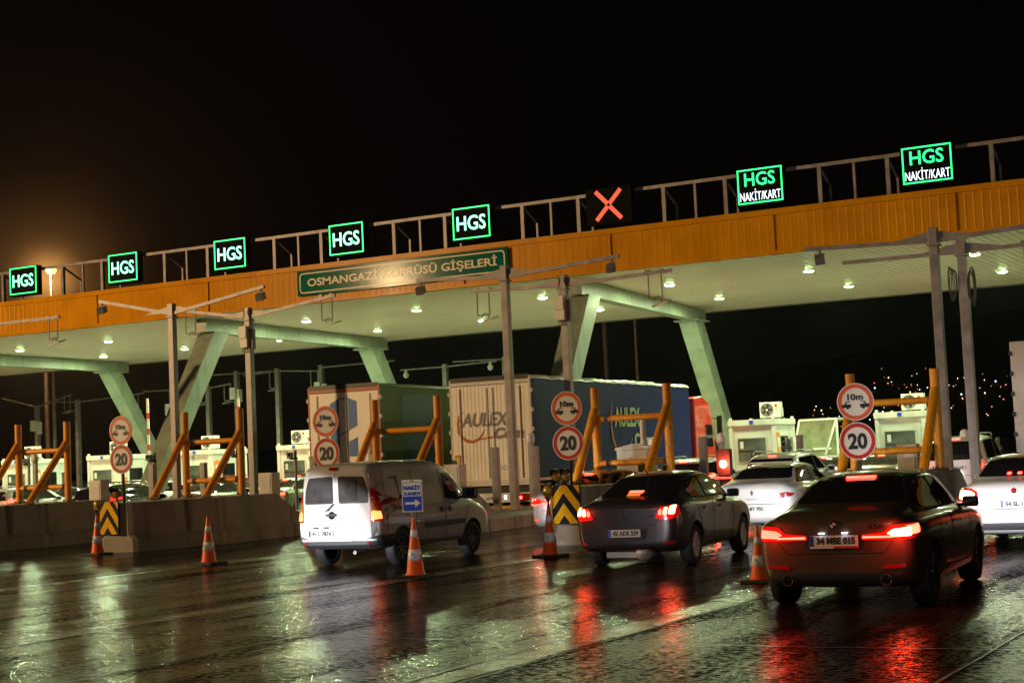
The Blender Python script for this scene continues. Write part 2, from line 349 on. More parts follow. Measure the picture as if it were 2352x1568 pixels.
# steel support frames
def frame(fx, label):
    r = T('canopy_support_frame', label, 'steel frame', (fx, 54, 0), 0, 'steel frames carrying the canopy')
    z = FZ0
    def leg(x0, y0, z0, x1, y1, z1, w=.85, d=1.0):
        mm = MB(); vs = []
        for (xx, yy, zz, ww, dd) in ((x0, y0, z0, w, d), (x1, y1, z1, w * .9, d * .8)):
            vs += [(xx - ww / 2, yy - dd / 2, zz), (xx + ww / 2, yy - dd / 2, zz), (xx + ww / 2, yy + dd / 2, zz), (xx - ww / 2, yy + dd / 2, zz)]
        mm.add(vs, [(0, 1, 2, 3), (7, 6, 5, 4), (0, 4, 5, 1), (1, 5, 6, 2), (2, 6, 7, 3), (3, 7, 4, 0)]); return mm
    leg(.0, 0, z - .55, .35, -5.4, 0.1).build('column', M['green_steel'], r)
    leg(-1.7, 14.6, z - .62, -1.9, 20.2, 0.1).build('column', M['green_steel'], r)
    mm = MB(); mm.bar((0.05, -.9, z - .30), (-1.75, 15.9, z - .30), .5, .56); mm.build('crossbeam', M['green_steel'], r)
    mm = MB(); mm.bar((-.25, -.7, z - .585), (-.25, .9, z - .585), 1.1, .05); mm.build('bearing_plate', M['green_steel'], r); mm = MB(); mm.bar((-1.7, 13.9, z - .6), (-1.7, 15.4, z - .6), 1.2, .06); mm.build('bearing_plate', M['green_steel'], r)
frame(-26.3, 'V legged steel frame with its front column rising behind the blue trailer')
frame(-44.2, 'V legged steel frame whose front column rises beside the second speed sign from the left')
frame(-62.1, 'leftmost V legged steel frame, only its rear column and beam in view')

# rail truss on the fascia
tr = T('sign_rail_truss', 'grey steel rail truss standing on top of the orange fascia', 'truss', (-30, 52.3, FZ1))
HZ = 11.33 - FZ1
m = MB(); m.b2(-52, 36, -.06, .06, HZ - .12, HZ); m.build('top_rail', M['galv'], tr)
SX = [-65.3, -59.3, -53.27, -47.35, -41.5, -35.65, -29.9, -24.13, -18.36, -12.6, -6.8]
m1 = 0
for i, sx in enumerate(SX[1:] if True else SX):
    for off, th in ((2.0, .14), (3.2, .085), (4.35, .14)):
        px = sx + off + 30
        mm = MB(); mm.b2(px - th / 2, px + th / 2, -th / 2, th / 2, 0, HZ - .12); mm.build('post', M['galv'], tr)
        if th > .12:
            mm = MB(); mm.bar((px + .02, .08, HZ - .16), (px + .02, 1.1, HZ * .55), .07); mm.b2(px - .02, px + .06, 1.06, 1.14, 0, HZ * .55); mm.build('brace', M['galv'], tr)

# LED lane signs
def led(x, kind, label, group=None):
    w = 1.62 if kind != 'X' else 1.72; h = 1.2; zc = 10.77
    r = T('led_lane_sign', label, 'led sign', (x, 51.86, zc - h / 2), 0, group)
    mm = MB(); mm.b2(-w / 2 - .05, w / 2 + .05, 0, .3, -.09, h + .03); mm.build('cabinet', M['led_off'], r, .01)
    F = -.012
    if kind == 'X':
        mm = MB()
        for s in (-1, 1):
            for e in (-1, 1):
                mm.bar((s * .035, F, h / 2 + e * s * .045), (s * .50, F, h / 2 + e * s * .53), .014, .155, up=(e * -.7, 0, .7) if s > 0 else (e * -.7, 0, .7))
        mm.build('red_cross', M['ledr'], r); return
    mm = MB(); t = .045
    mm.b2(-w / 2, w / 2, F - .005, F + .02, 0, t); mm.b2(-w / 2, w / 2, F - .005, F + .02, h - t, h)
    mm.b2(-w / 2, -w / 2 + t, F - .005, F + .02, t, h - t); mm.b2(w / 2 - t, w / 2, F - .005, F + .02, t, h - t); mm.build('border', M['ledg2'], r)
    if kind == 'H':
        at(text('HGS', .56, w * .78, .01, .006), (0, F, h * .5)).build('lettering', M['ledgw'], r)
    else:
        at(text('HGS', .46, w * .68, .01, .004), (0, F, h * .70)).build('lettering', M['ledg2'], r)
        at(text('NAKİT/KART', .40, w * .90, .01, -.004), (0, F, h * .25)).build('lettering', M['ledw'], r)
M['ledg2'] = emat('led_green_bright', (.02, 1, .23), 2.5)
led(SX[2], 'H', 'green lit lane sign reading HGS at the far left beside the orange lamp')
led(SX[3], 'H', 'green lit lane sign reading HGS, second from the left end')
led(SX[4], 'H', 'green lit lane sign reading HGS, third from the left end')
led(SX[5], 'H', 'green lit lane sign reading HGS above the left end of the green name board')
led(SX[6], 'H', 'green lit lane sign reading HGS nearest to the red cross sign')
led(SX[7], 'X', 'dark lane sign showing a lit red cross')
led(SX[8], 'N', 'green lit lane sign reading HGS NAKIT/KART nearest to the red cross')
led(SX[9], 'N', 'green lit lane sign reading HGS NAKIT/KART at the right end of the rail')

# name board
nb = T('name_board', 'long green board with white lettering fixed to the orange fascia', 'sign board', (-33.24, 51.84, 8.68))
bw, bh = 9.72, 1.0
m = MB(); m.b2(-bw / 2, bw / 2, 0, .09, 0, bh); m.build('panel', M['boardgreen'], nb)
def ring(w, h, r, t, n=6):
    out, inn = [], []
    for (sx, sz, a0) in ((1, 1, 0), (-1, 1, 90), (-1, -1, 180), (1, -1, 270)):
        for k in range(n + 1):
            a = math.radians(a0 + 90 * k / n); cx_, cz_ = sx * (w / 2 - r), sz * (h / 2 - r)
            out.append((cx_ + r * math.cos(a), cz_ + r * math.sin(a))); inn.append((cx_ + (r - t) * math.cos(a), cz_ + (r - t) * math.sin(a)))
    return out, inn
o_, i_ = ring(bw - .24, bh - .18, .16, .05); N_ = len(o_)
m = MB(); m.add([(a, -.006, b + bh / 2) for a, b in o_] + [(a, -.006, b + bh / 2) for a, b in i_], [(k, (k + 1) % N_, N_ + (k + 1) % N_, N_ + k) for k in range(N_)]); m.build('border', M['boardwhite'], nb)
at(text('OSMANGAZİ KÖPRÜSÜ GİŞELERİ', .50, 8.75, .01, .012), (.02, -.006, bh * .52)).build('lettering', M['boardwhite'], nb)

# sodium lamp glowing behind the rail at the left
p = ony(117, 618, 78)
ml = T('mast_lamp', 'burning orange sodium lamp on a tall post behind the rail at far left', 'street lamp', (p[0], 78, 0))
m = MB(); m.cyl((0, 0, 0), (0, 0, p[2] - .1), .14, .09, 10); m.build('pole', M['galv_dark'], ml)
m = MB(); m.lathe([(0, .2), (.2, .18), (.3, .05), (.3, 0)], (0, 0, p[2]), n=16); m.build('housing', M['darkmetal'], ml)
m = MB(); m.lathe([(.34, .02), (.36, -.12), (.26, -.3), (0, -.34)], (0, 0, p[2]), n=16); m.build('lens', M['lampo'], ml)
lamp('POINT', 'mast_lamp_light', (p[0], 77.4, p[2] - .1), 7000, (1, .5, .17), .3)

exec_after = []
# ---------------------------------------------------------------- islands
def clip(poly, x0, x1, z0, z1):
    def c(P, f, g):
        out = []
        for i in range(len(P)):
            a, b = P[i], P[(i + 1) % len(P)]; fa, fb = f(a), f(b)
            if fa >= 0: out.append(a)
            if fa * fb < 0: t = fa / (fa - fb); out.append((a[0] + (b[0] - a[0]) * t, a[1] + (b[1] - a[1]) * t))
        return out
    for f in (lambda p: p[0] - x0, lambda p: x1 - p[0], lambda p: p[1] - z0, lambda p: z1 - p[1]):
        poly = c(poly, f, None)
        if len(poly) < 3: return []
    return poly
ISL = [-32.4, -26.4, -20.45, -14.5, -8.6, -2.7]
INAME = ['leftmost', 'second', 'third', 'fourth', 'fifth', 'last']
HINT = ['leftmost island', 'island left of the van', 'island behind the van', 'island left of the grey sedan', 'island behind the bronze sedan', 'island']
def island(i):
    X = ISL[i]
    r = T('concrete_island', ['long concrete crash island at the far left edge', 'long stained concrete crash island left of the white van', 'concrete crash island mostly hidden behind the white van',
          'concrete crash island with chevron board beside the dark grey sedan', 'concrete crash island hidden behind the dark braking sedan', 'concrete island'][i], 'traffic island', (X, 28.5, 0), RZ, 'concrete islands between the lanes')
    rings = []
    for v, hw, h in ((0, .30, 1.15), (.06, .42, 1.15), (.3, .50, 1.15), (1.2, .8, 1.15), (2.6, 1.06, 1.15), (5.2, 1.06, 1.15), (6.6, 1.06, .42), (9, 1.0, .40), (24, 1.0, .26), (46, 1.0, .26)):
        k = min(h, .30); kk = min(h, .40)
        rings.append([(-hw - .13, v, 0), (-hw - .12, v, k), (-hw, v, kk), (-hw + .03, v, h), (hw - .03, v, h), (hw, v, kk), (hw + .12, v, k), (hw + .13, v, 0)])
    m = MB(); vs = [p for rg in rings for p in rg]; n = 8
    m.add(vs, [(a * n + k, a * n + k + 1, (a + 1) * n + k + 1, (a + 1) * n + k) for a in range(len(rings) - 1) for k in range(n - 1)])
    m.add(rings[0], [tuple(range(8))])
    m.build('kerb_block', islmat, r)
    return r
islmat = mat('stained_island_concrete', (.29, .25, .20), .62, noise=.38, nscale=.9, bump=.35, bscale=24)
_n = islmat.node_tree; _b = _n.nodes['Principled BSDF']; _src = _b.inputs['Base Color'].links[0].from_socket
_tc = _n.nodes.new('ShaderNodeTexCoord'); _mp = _n.nodes.new('ShaderNodeMapping'); _mp.inputs['Scale'].default_value = (1.2, 1.2, .12); _nn = _n.nodes.new('ShaderNodeTexNoise'); _nn.inputs['Scale'].default_value = 1.6; _nn.inputs['Detail'].default_value = 5
_n.links.new(_tc.outputs['Object'], _mp.inputs[0]); _n.links.new(_mp.outputs[0], _nn.inputs[0])
_mr = _n.nodes.new('ShaderNodeMapRange'); _mr.inputs[1].default_value = .56; _mr.inputs[2].default_value = .68; _n.links.new(_nn.outputs[0], _mr.inputs[0])
_mx = _n.nodes.new('ShaderNodeMix'); _mx.data_type = 'RGBA'; _n.links.new(_mr.outputs[0], _mx.inputs['Factor']); _n.links.new(_src, _mx.inputs['A']); _mx.inputs['B'].default_value = (.06, .05, .04, 1)
_n.links.new(_mx.outputs['Result'], _b.inputs['Base Color'])
isl = [island(i) for i in range(5)]
def ipt(i, u, v, z=0.):
    c, s = math.cos(RZ), math.sin(RZ); return (ISL[i] + u * c - v * s, 28.5 + u * s + v * c, z)

def speed_signs(i, z20, z10, u=0.0):
    r = T('sign_post', 'round 10m sign above round 20 sign on the ' + HINT[i], 'traffic sign', ipt(i, u, .2, 1.15), RZ * .4, 'round sign pairs at the island noses')
    z20 -= 1.15; z10 -= 1.15
    m = MB(); m.cyl((0, .05, 0), (0, .05, z10 + .3), .035, n=10); m.build('pole', M['darkmetal'], r)
    for zc, out, nm in ((z10, 'orsign', 'gap_disc'), (z20, 'redsign', 'speed_disc')):
        R = .345
        m = MB(); m.lathe([(R, .012), (R, -.004), (R - .018, -.004), (R - .018, .0), ], (0, 0, zc), 'y', 40); m.lathe([(0, .012), (R, .012)], (0, 0, zc), 'y', 40); d = m.build(nm, M['signwhite'], r)
        m = MB(); m.lathe([(R - .018, -.006), (R - .088, -.006)], (0, 0, zc), 'y', 40, False); m.build('red_ring', M[out], d)
        m = MB(); m.lathe([(R - .088, -.003), (0, -.003)], (0, 0, zc), 'y', 40, False); m.build('white_face', M['signwhite'], d)
        if nm == 'speed_disc': at(text('20', .30, .36, .004, .012), (0, -.010, zc)).build('numerals', M['blackpaint'], d)
        else:
            at(text('10m', .12, .29, .004, .004), (.0, -.010, zc + .09)).build('lettering', M['blackpaint'], d)
            for s in (-1, 1):
                q = [(.045, -.08), (.045, -.02), (.09, -.02), (.12, .03), (.205, .035), (.205, .02), (.14, .015), (.12, -.015), (.215, -.02), (.215, -.085), (.18, -.085), (.165, -.11), (.14, -.11), (.125, -.085)]
                q = [(s * (.30 - a), b) for a, b in q]
                mm = MB(); mm.prism(q, -.009, -.006); mm.xform(Matrix.Translation((0, 0, zc - .02))).build('car_symbol', M['blackpaint'], d)
speed_signs(0, 2.05, 2.75); speed_signs(1, 2.18, 2.86); speed_signs(2, 2.07, 2.77); speed_signs(3, 2.03, 2.73); speed_signs(4, 1.80, 2.52, .05)

def chevron(i):
    r = T('chevron_board', 'black and yellow chevron board on the nose of the ' + HINT[i], 'hazard board', ipt(i, -.2 if i == 1 else 0, -.06, .42), RZ - (.12 if i == 1 else 0), 'chevron boards on the island noses')
    w, h = .62, .78
    m = MB(); m.b2(-w / 2, w / 2, 0, .03, 0, h); m.build('panel', M['navy'], r, .004)
    m = MB(); x0, k = -.05, 1.35
    for a in (1.30, .86, .42):
        a2 = a - .24
        m1 = clip([(x0, a), (x0 + 1, a - k), (x0 + 1, a2 - k), (x0, a2)], -w / 2 + .015, w / 2 - .015, .01, h - .01)
        m2 = clip([(x0 - 1, a - k), (x0, a), (x0, a2), (x0 - 1, a2 - k)], -w / 2 + .015, w / 2 - .015, .01, h - .01)
        for q in (m1, m2):
            if q: m.prism(q, -.004, .001)
    m.build('yellow_stripes', M['yellow'], r)
for i in (0, 1, 3): chevron(i)

def signal(i, u, label):
    r = T('warning_signal', label, 'warning light', ipt(i, u, .25, 1.15), RZ, 'unlit round warning signals on the island noses')
    m = MB(); m.cyl((0, .06, 0), (0, .06, .14), .025, n=8); m.lathe([(0, .14), (.10, .12), (.125, .02), (.13, 0), (.11, .0)], (0, 0, .24), 'y', 20); m.build('housing', M['black'], r)
    m = MB(); 
    vs = []; n = 12
    for k in range(n + 1):
        a = math.pi * k / n; vs += [(.13 * math.cos(a), 0, .24 + .13 * math.sin(a)), (.12 * math.cos(a), -.16 * math.sin(a) - .02, .24 + .125 * math.sin(a))]
    m.add(vs, [(2 * k, 2 * k + 2, 2 * k + 3, 2 * k + 1) for k in range(n)]); m.build('visor', M['black'], r)
    m = MB(); m.lathe([(.11, .005), (.07, -.02), (0, -.03)], (0, 0, .24), 'y', 20); m.build('lens', M['amber'], r)
signal(3, -.31, 'left round unlit amber signal beside the fourth chevron board'); signal(3, -.10, 'right round unlit amber signal beside the sign pole by the dark grey sedan')
signal(1, -.25, 'round unlit amber signal above the chevron board left of the van')

def portal(i):
    r = T('crash_portal', 'orange tube portal with slanted struts on the ' + HINT[i], 'crash barrier', ipt(i, 0, 3.9, 1.15), RZ, 'orange tube portals on the islands')
    zt = [2.2, 2.22, 2.2, 2.12, 2.05][i]
    for s in (-1, 1):
        m = MB(); m.cyl((s * .86, 0, 0), (s * .86, 0, zt), .095, n=20); m.build('post', M['orange'], r)
        m = MB(); m.cyl((s * .80, -1.5, 0.02), (s * .86, -.04, 1.62), .095, n=20); m.build('strut', M['orange'], r)
        m = MB(); m.cyl((s * .86, 0, 0), (s * .86, 0, .03), .17, n=12); m.cyl((s * .80, -1.52, 0), (s * .80, -1.52, .03), .17, n=12)
        for k in range(6):
            a = k * math.pi / 3; m.cyl((s * .86 + .14 * math.cos(a), .14 * math.sin(a), .03), (s * .86 + .14 * math.cos(a), .14 * math.sin(a), .08), .018, n=6); m.cyl((s * .80 + .14 * math.cos(a), -1.52 + .14 * math.sin(a), .03), (s * .80 + .14 * math.cos(a), -1.52 + .14 * math.sin(a), .08), .018, n=6)
        m.build('foot_plate', M['galv_dark'], r)
    for z, rr in ((1.42, .07), (.42, .07)):
        m = MB(); m.cyl((-.86, 0, z), (-.62, 0, z), rr, n=14); m.cyl((-.56, 0, z), (.72 , 0, z), rr, n=14); m.cyl((-.62, 0, z), (-.56, 0, z), .025, n=8); m.build('cross_tube', M['orange'], r)
        m = MB(); m.cyl((-.635, 0, z), (-.615, 0, z), rr + .02, n=14); m.cyl((-.565, 0, z), (-.545, 0, z), rr + .02, n=14); m.cyl((.70, 0, z), (.72, 0, z), rr + .02, n=14); m.build('flange', M['galv_dark'], r)
for i in range(5): portal(i)

bol = None
BL = [(0, 8.6, 'behind the leftmost orange portal'), (0, 11.2, 'left of the slanted front canopy column'), (1, 8.6, 'behind the second orange portal'), (2, 8.6, 'in front of the blue trailer doors'), (2, 11.2, 'at the rear right corner of the blue trailer'),
      (3, 8.6, 'left of the red truck cab'), (3, 18.0, 'left of the white booth')]
for i, v, s in BL:
    lab = 'grey square steel post ' + s
    zb = .38
    if bol is None:
        bol = T('steel_post', lab, 'post', ipt(i, .1, v, zb), RZ, 'square steel posts on the islands')
        m = MB(); m.b2(-.09, .09, -.09, .09, 0, 1.72); m.build('shaft', M['galv'], bol, .008); m = MB(); m.b2(-.15, .15, -.15, .15, 0, .03); m.build('base_plate', M['galv_dark'], bol)
    else: copy_tree(bol, ipt(i, .1, v, zb), RZ, lab)

cab = None
for i, v, u, s in ((3, 5.6, -.55, 'white steel control cabinet behind the fourth orange portal'), (2, 5.8, .3, 'small white control cabinet behind the third orange portal'), (1, 5.7, .5, 'white control cabinet standing by the second orange portal'), (0, 5.7, .45, 'white control cabinet standing by the leftmost orange portal'), (4, 5.7, -.1, 'white control cabinet beside the rightmost orange strut')):
    big = i == 3
    r = T('control_cabinet', s, 'cabinet', ipt(i, u, v, .75), RZ)
    w, d, h = (.8, .55, 1.1) if big else (.42, .4, .95)
    m = MB(); m.b2(-w / 2, w / 2, -d / 2, d / 2, 0, h); m.build('housing', M['offwhite'], r, .01)
    m = MB(); m.b2(-w / 2 + .05, w / 2 - .05, -d / 2 - .012, -d / 2, .06, h - .06); m.build('door', M['offwhite'], r)
    if big:
        m = MB(); m.prism([(-w / 2 - .03, h), (w / 2 + .03, h), (w / 2 + .03, h + .05), (0, h + .14), (-w / 2 - .03, h + .05)], -d / 2 - .03, d / 2 + .03); m.build('lid', M['offwhite'], r)
        m = MB(); m.b2(.12, .36, -d / 2 - .02, -d / 2 - .012, .55, .85); m.build('dark_label', M['black'], r)
        m = MB(); m.cyl((.15, .1, h + .1), (.15, .1, h + .75), .07, n=12); m.build('vent_pipe', M['white'], r)

# pole mounted gantries
def pole(i, y, top, w, label, kind, ext):
    X = lane(ISL[i], y)
    r = T('gantry_pole', label, 'pole', (X, y, .3), RZ * 0, 'steel gantry poles on the islands')
    m = MB(); m.b2(-w / 2, w / 2, -w / 2, w / 2, 0, top - .3); m.b2(-w / 2 - .05, w / 2 + .05, -w / 2 - .05, w / 2 + .05, top - .75, top - .70); m.b2(-.25, .25, -.25, .25, 0, .04); m.build('shaft', M['galv'], r, .01)
    (xa, ya), (xb, yb) = ext
    A = ony(xa, ya, y) - np.array([X, y, .3]); B = ony(xb, yb, y) - np.array([X, y, .3])
    m = MB(); zz = top - .62
    m.bar((A[0], 0, A[2]), (0, 0, zz), .09, .10); m.bar((0, 0, zz), (B[0], 0, B[2]), .09, .10)
    for q in (A, B):
        s = 1 if q[0] > 0 else -1
        if abs(q[0]) > 1.2: m.prism([(s * w / 2, zz + .03), (s * (w / 2 + 1.0), zz + .05), (s * w / 2, zz + .24)], -.01, .01)
    m.build('cross_arm', M['galv'], r)
    return r, X, y, A, B, zz
def cam_head(r, x, z, s=1):
    h = None
    m = MB(); m.b2(x - .03, x + .03, -.04, .04, z - .16, z); m.b2(x - .12, x + .12, -.02, .02, z - .18, z - .14); h = m.build('bracket', M['galv_dark'], r)
    m = MB(); m.box((x, -.02, z - .30), (.24, .30, .20), R=Matrix.Rotation(.35, 3, 'X') @ Matrix.Rotation(.3 * s, 3, 'Z')); m.build('camera_housing', M['galv_dark'], r, .01)
def antenna(r, x, z, n=2):
    m = MB(); m.cyl((x - .26, 0, z), (x - .26, 0, z - .78), .022, n=8); m.cyl((x + .16, 0, z), (x + .16, 0, z - .78), .022, n=8); m.cyl((x - .26, 0, z - .78), (x + .16, 0, z - .78), .022, n=8)
    m.b2(x - .33, x - .19, -.06, .06, z - .03, z + .07); m.b2(x + .09, x + .23, -.06, .06, z - .03, z + .07); m.build('antenna_hanger', M['galv'], r)
    m = MB(); m.box((x + .12, .02, z - .93), (.50, .42, .05), R=Matrix.Rotation(-.22, 3, 'Y') @ Matrix.Rotation(.25, 3, 'X')); a = m.build('antenna_panel', M['offwhite'], r, .008)
    m = MB(); pts = [(x + .12 * math.cos(t) , .02, z - .82 + .10 * math.sin(t)) for t in np.linspace(-.6, 3.6, 10)]; m.tube(pts, .012, 6); m.build('cable', M['black'], r)
def elbox(r, w, z):
    m = MB(); m.b2(-.22, .08, -w / 2 - .17, -w / 2, z, z + .42); m.b2(-.22, .08, -w / 2 - .12, -w / 2, z - .30, z - .0); m.build('electrical_box', M['offwhite'], r, .01)
    m = MB(); m.b2(w / 2, w / 2 + .10, -.1, .08, z - .35, z + .32); m.build('conduit_box', M['galv_dark'], r)
    for k in range(4):
        mm = MB(); pts = [(-.15 + .07 * k + .04 * math.sin(t * 2), -.16, z - .3 - .16 * math.sin(t)) for t in np.linspace(0, math.pi, 8)]
        mm.tube(pts, .009, 5); mm.build('cable', M['black'], r)
    mm = MB(); pts = [(.12 + .05 * math.sin(t * 3), -.12, z + .45 + t * .28) for t in np.linspace(0, 2.2, 12)]; mm.tube(pts, .014, 6); pts = [(-.12 - .03 * math.sin(t * 3), -.12, z + .45 + t * .28) for t in np.linspace(0, 2.2, 12)]; mm.tube(pts, .012, 6); mm.build('cable', M['black'], r)
    mm = MB(); mm.lathe([(.0, -.008), (.012, 0)], (-.08, -w / 2 - .175, z + .3), 'y', 8); mm.build('indicator', M['ledg'], r)
zt1 = 7.02
r, X, Y, A, B, zz = pole(0, 38.4, 7.10, .20, 'front gantry pole with two cameras at left, before the slanted column', 'cam', ((228, 692), (607, 658)))
cam_head(r, A[0] + .12, A[2]); cam_head(r, B[0] - .14, B[2])
r, X, Y, A, B, zz = pole(2, 38.4, 7.12, .20, 'front gantry pole standing before the rear doors of the blue trailer', 'cam', ((958, 644), (1422, 588)))
cam_head(r, A[0] + .12, A[2]); cam_head(r, B[0] - .25, B[2])
r, X, Y, A, B, zz = pole(4, 38.4, 6.86, .21, 'dark streaked front gantry pole at right beside the orange post', 'cam', ((1848, 573), (2480, 500)))
cam_head(r, A[0] + .38, A[2])
r, X, Y, A, B, zz = pole(0, 42.6, 7.25, .22, 'gantry pole carrying electrical boxes left of the green trailer', 'ant', ((430, 715), (770, 678)))
antenna(r, A[0] + .18, A[2]); antenna(r, B[0] - .3, B[2]); elbox(r, .22, 5.9)
r, X, Y, A, B, zz = pole(2, 42.6, 7.22, .22, 'gantry pole carrying electrical boxes before the blue trailer side', 'ant', ((1083, 669), (1543, 620)))
antenna(r, A[0] + .45, A[2]); antenna(r, B[0] - .5, B[2]); elbox(r, .22, 5.85)
r, X, Y, A, B, zz = pole(4, 42.6, 7.02, .24, 'rightmost gantry pole with coiled cable hanging near its top', 'ant', ((1936, 604), (2500, 545)))
antenna(r, B[0] - 1.35, B[2] + .02)
mm = MB()
for k in range(5): mm.tube([(-.22 + .03 * math.cos(t + k) * 1 + (-.08) * math.sin(t) - .02 * k, -.15, 5.55 + (.35 + .03 * k) * math.cos(t)) for t in np.linspace(0, 2 * math.pi, 18)], .013, 5)
mm.build('cable_coil', M['black'], r); mm = MB()
for k in range(4): mm.tube([(.2 + .08 * math.sin(t) + .02 * k, -.12, 5.45 + (.4 + .04 * k) * math.cos(t)) for t in np.linspace(0, 2 * math.pi, 18)], .013, 5)
mm.build('cable_coil', M['black'], r)
# the arm entering from the left edge
X0 = ony(-140, 760, 42.6)[0]
r = T('gantry_pole', 'gantry pole outside the left edge whose arm with antenna reaches in', 'pole', (X0, 42.6, .3), 0, 'steel gantry poles on the islands')
A = ony(137, 728, 42.6) - np.array([X0, 42.6, .3]); m = MB(); m.b2(-.11, .11, -.11, .11, 0, A[2] + .5); m.build('shaft', M['galv'], r); m = MB(); m.bar((0, 0, A[2]), (A[0], 0, A[2]), .09, .1); m.build('cross_arm', M['galv'], r); antenna(r, A[0] - .28, A[2])
r['label'] = 'arm with hanging antenna panel reaching in from the left edge'

# background gantries past the booths
bgp = [(85, 930, 5, 915, 165, 905, 'b'), (178, 918, 105, 922, 330, 903, 'n'), (395, 890, 330, 899, 480, 885, 'b'), (478, 886, 455, 888, 530, 881, 'n'), (543, 852, 460, 863, 640, 851, 'b'), (637, 846, 560, 862, 735, 852, 'n'),
       (737, 838, 735, 845, 905, 828, 'b'), (1022, 836, 920, 850, 1140, 829, 'c'), (1160, 818, 1040, 831, 1165, 820, 'n')]
for k, (px, py, xa, ya, xb, yb, kd) in enumerate(bgp):
    Yg = 76.0; P = ony(px, py, Yg); A = ony(xa, ya, Yg); B = ony(xb, yb, Yg)
    r = T('distant_gantry', ['thin distant gantry with box, leftmost behind the booths', 'thin dim gantry between the two leftmost distant boxes', 'distant gantry with box left of the slanted column foot', 'dim gantry post just right of the slanted column',
        'distant gantry with a white box right of the slanted column', 'distant gantry post with twin arms left of the green trailer', 'distant gantry with box above the green trailer corner', 'distant gantry with dome cameras above the green trailer', 'distant gantry post above the blue trailer doors'][k], 'pole', (P[0], Yg, 0), 0, 'distant gantries past the booths')
    m = MB(); m.b2(-.13, .13, -.13, .13, 0, P[2]); m.build('shaft', M['galv'], r)
    m = MB(); m.bar((A[0] - P[0], 0, A[2]), (0, 0, P[2] - .15), .08); m.bar((0, 0, P[2] - .15), (B[0] - P[0], 0, B[2]), .08); m.build('cross_arm', M['galv'], r)
    if kd == 'b': m = MB(); m.b2(-.3, .1, -.35, -.14, P[2] - 1.7, P[2] - 1.0); m.b2(.16, .3, -.2, .1, P[2] - 1.9, P[2] - 1.1); m.build('electrical_box', M['offwhite'], r)
    for q in ([B] if kd != 'c' else [A, B]):
        xx = (q[0] - P[0]) * .88
        if kd == 'c': m = MB(); m.lathe([(0, -.5), (.14, -.42), (.17, -.28), (.08, -.12), (.06, 0)], (xx, 0, q[2]), n=12); m.build('dome_camera', M['offwhite'], r)
        else:
            m = MB(); m.bar((xx - .3, 0, q[2]), (xx - .3, 0, q[2] - 1.0), .05); m.bar((xx + .2, 0, q[2]), (xx + .2, 0, q[2] - 1.0), .05); m.bar((xx - .3, 0, q[2] - 1.0), (xx + .2, 0, q[2] - 1.0), .05); m.box((xx, 0, q[2] - 1.12), (.6, .5, .06), R=Matrix.Rotation(-.2, 3, 'Y')); m.build('antenna_hanger', M['galv'], r)

# tall dim light mast in the far left and thin masts far behind
for px, y0, Yd, s, w in ((105, 830, 88, 'tall dim mast standing behind the left booths', .30), (1458, 735, 120, 'thin dark mast rising behind the blue trailer', .22), (1388, 745, 150, 'dark lattice mast behind the blue trailer', .5)):
    P = ony(px, y0, Yd); r = T('distant_mast', s, 'mast', (P[0], Yd, 0)); m = MB(); m.cyl((0, 0, 0), (0, 0, P[2] + 3), w * .7, w * .5, 8); m.build('pole', M['galv_dark'], r)

# toll booths
def booth(xc, y, label, door=True):
    r = T('toll_booth', label, 'toll booth', (xc, y, .26), RZ, 'white toll booths under the canopy')
    w, d, h = 1.75, 2.9, 2.42
    m = MB(); m.b2(-w / 2, w / 2, 0, d, 0, h); m.build('walls', M['white'], r)
    m = MB()
    for sx in (-1, 1):
        for yy in (0, d): m.b2(sx * w / 2 - .07, sx * w / 2 + .07, yy - .07, yy + .07, 0, h); 
    m.b2(-w / 2 - .1, w / 2 + .1, -.1, d + .1, h, h + .22)
    for sx in (-1, 1):
        for yy in (-.02, d): m.b2(sx * (w / 2) - .05, sx * (w / 2) + .05, yy - .05, yy + .05, h + .22, h + .32)
    m.build('roof', M['white'], r)
    m = MB(); m.b2(-w / 2 + .22, w / 2 - .30, -.03, -.002, .95, 1.95); f = m.build('window_frame', M['offwhite'], r)
    m = MB(); m.b2(-w / 2 + .27, w / 2 - .35, -.045, -.031, 1.0, 1.9); m.build('glass', M['bglass'], f)
    m = MB(); m.b2(-w / 2 + .27, w / 2 - .35, -.055, -.046, 1.38, 1.42); m.build('window_bar', M['darkmetal'], f)
    m = MB(); m.b2(-.1, .28, -.052, -.046, 1.0, 1.3); m.build('monitor', M['darkmetal'], f); m = MB(); m.b2(-.52, -.38, -.052, -.046, 1.5, 1.78); m.build('notice', M['white'], f)
    m = MB(); m.b2(-.08, .08, -.115, -.1, h + .04, h + .18); m.build('number_tag', M['blue'], r)
    X = w / 2
    m = MB(); m.b2(X + .002, X + .04, .28, .72, .3, 2.1); p_ = m.build('orange_panel', M['orangep'], r)
    m = MB(); m.b2(X + .041, X + .05, .34, .66, 1.5, 1.9); m.build('notice', M['white'], p_)
    m = MB(); m.b2(X + .002, X + .04, .95, 1.95, .95, 1.95); f = m.build('side_window', M['darkmetal'], r)
    m = MB(); m.b2(X + .041, X + .05, 1.0, 1.42, 1.0, 1.9); m.b2(X + .041, X + .05, 1.48, 1.9, 1.0, 1.9); m.build('glass', M['glass'], f)
    m = MB(); m.b2(X + .002, X + .03, 2.2, 2.85, .05, 2.1); dd = m.build('door', M['offwhite'], r); m = MB(); m.b2(X + .031, X + .04, 2.35, 2.7, 1.1, 1.9); m.build('door_glass', M['bglass'], dd)
    return r
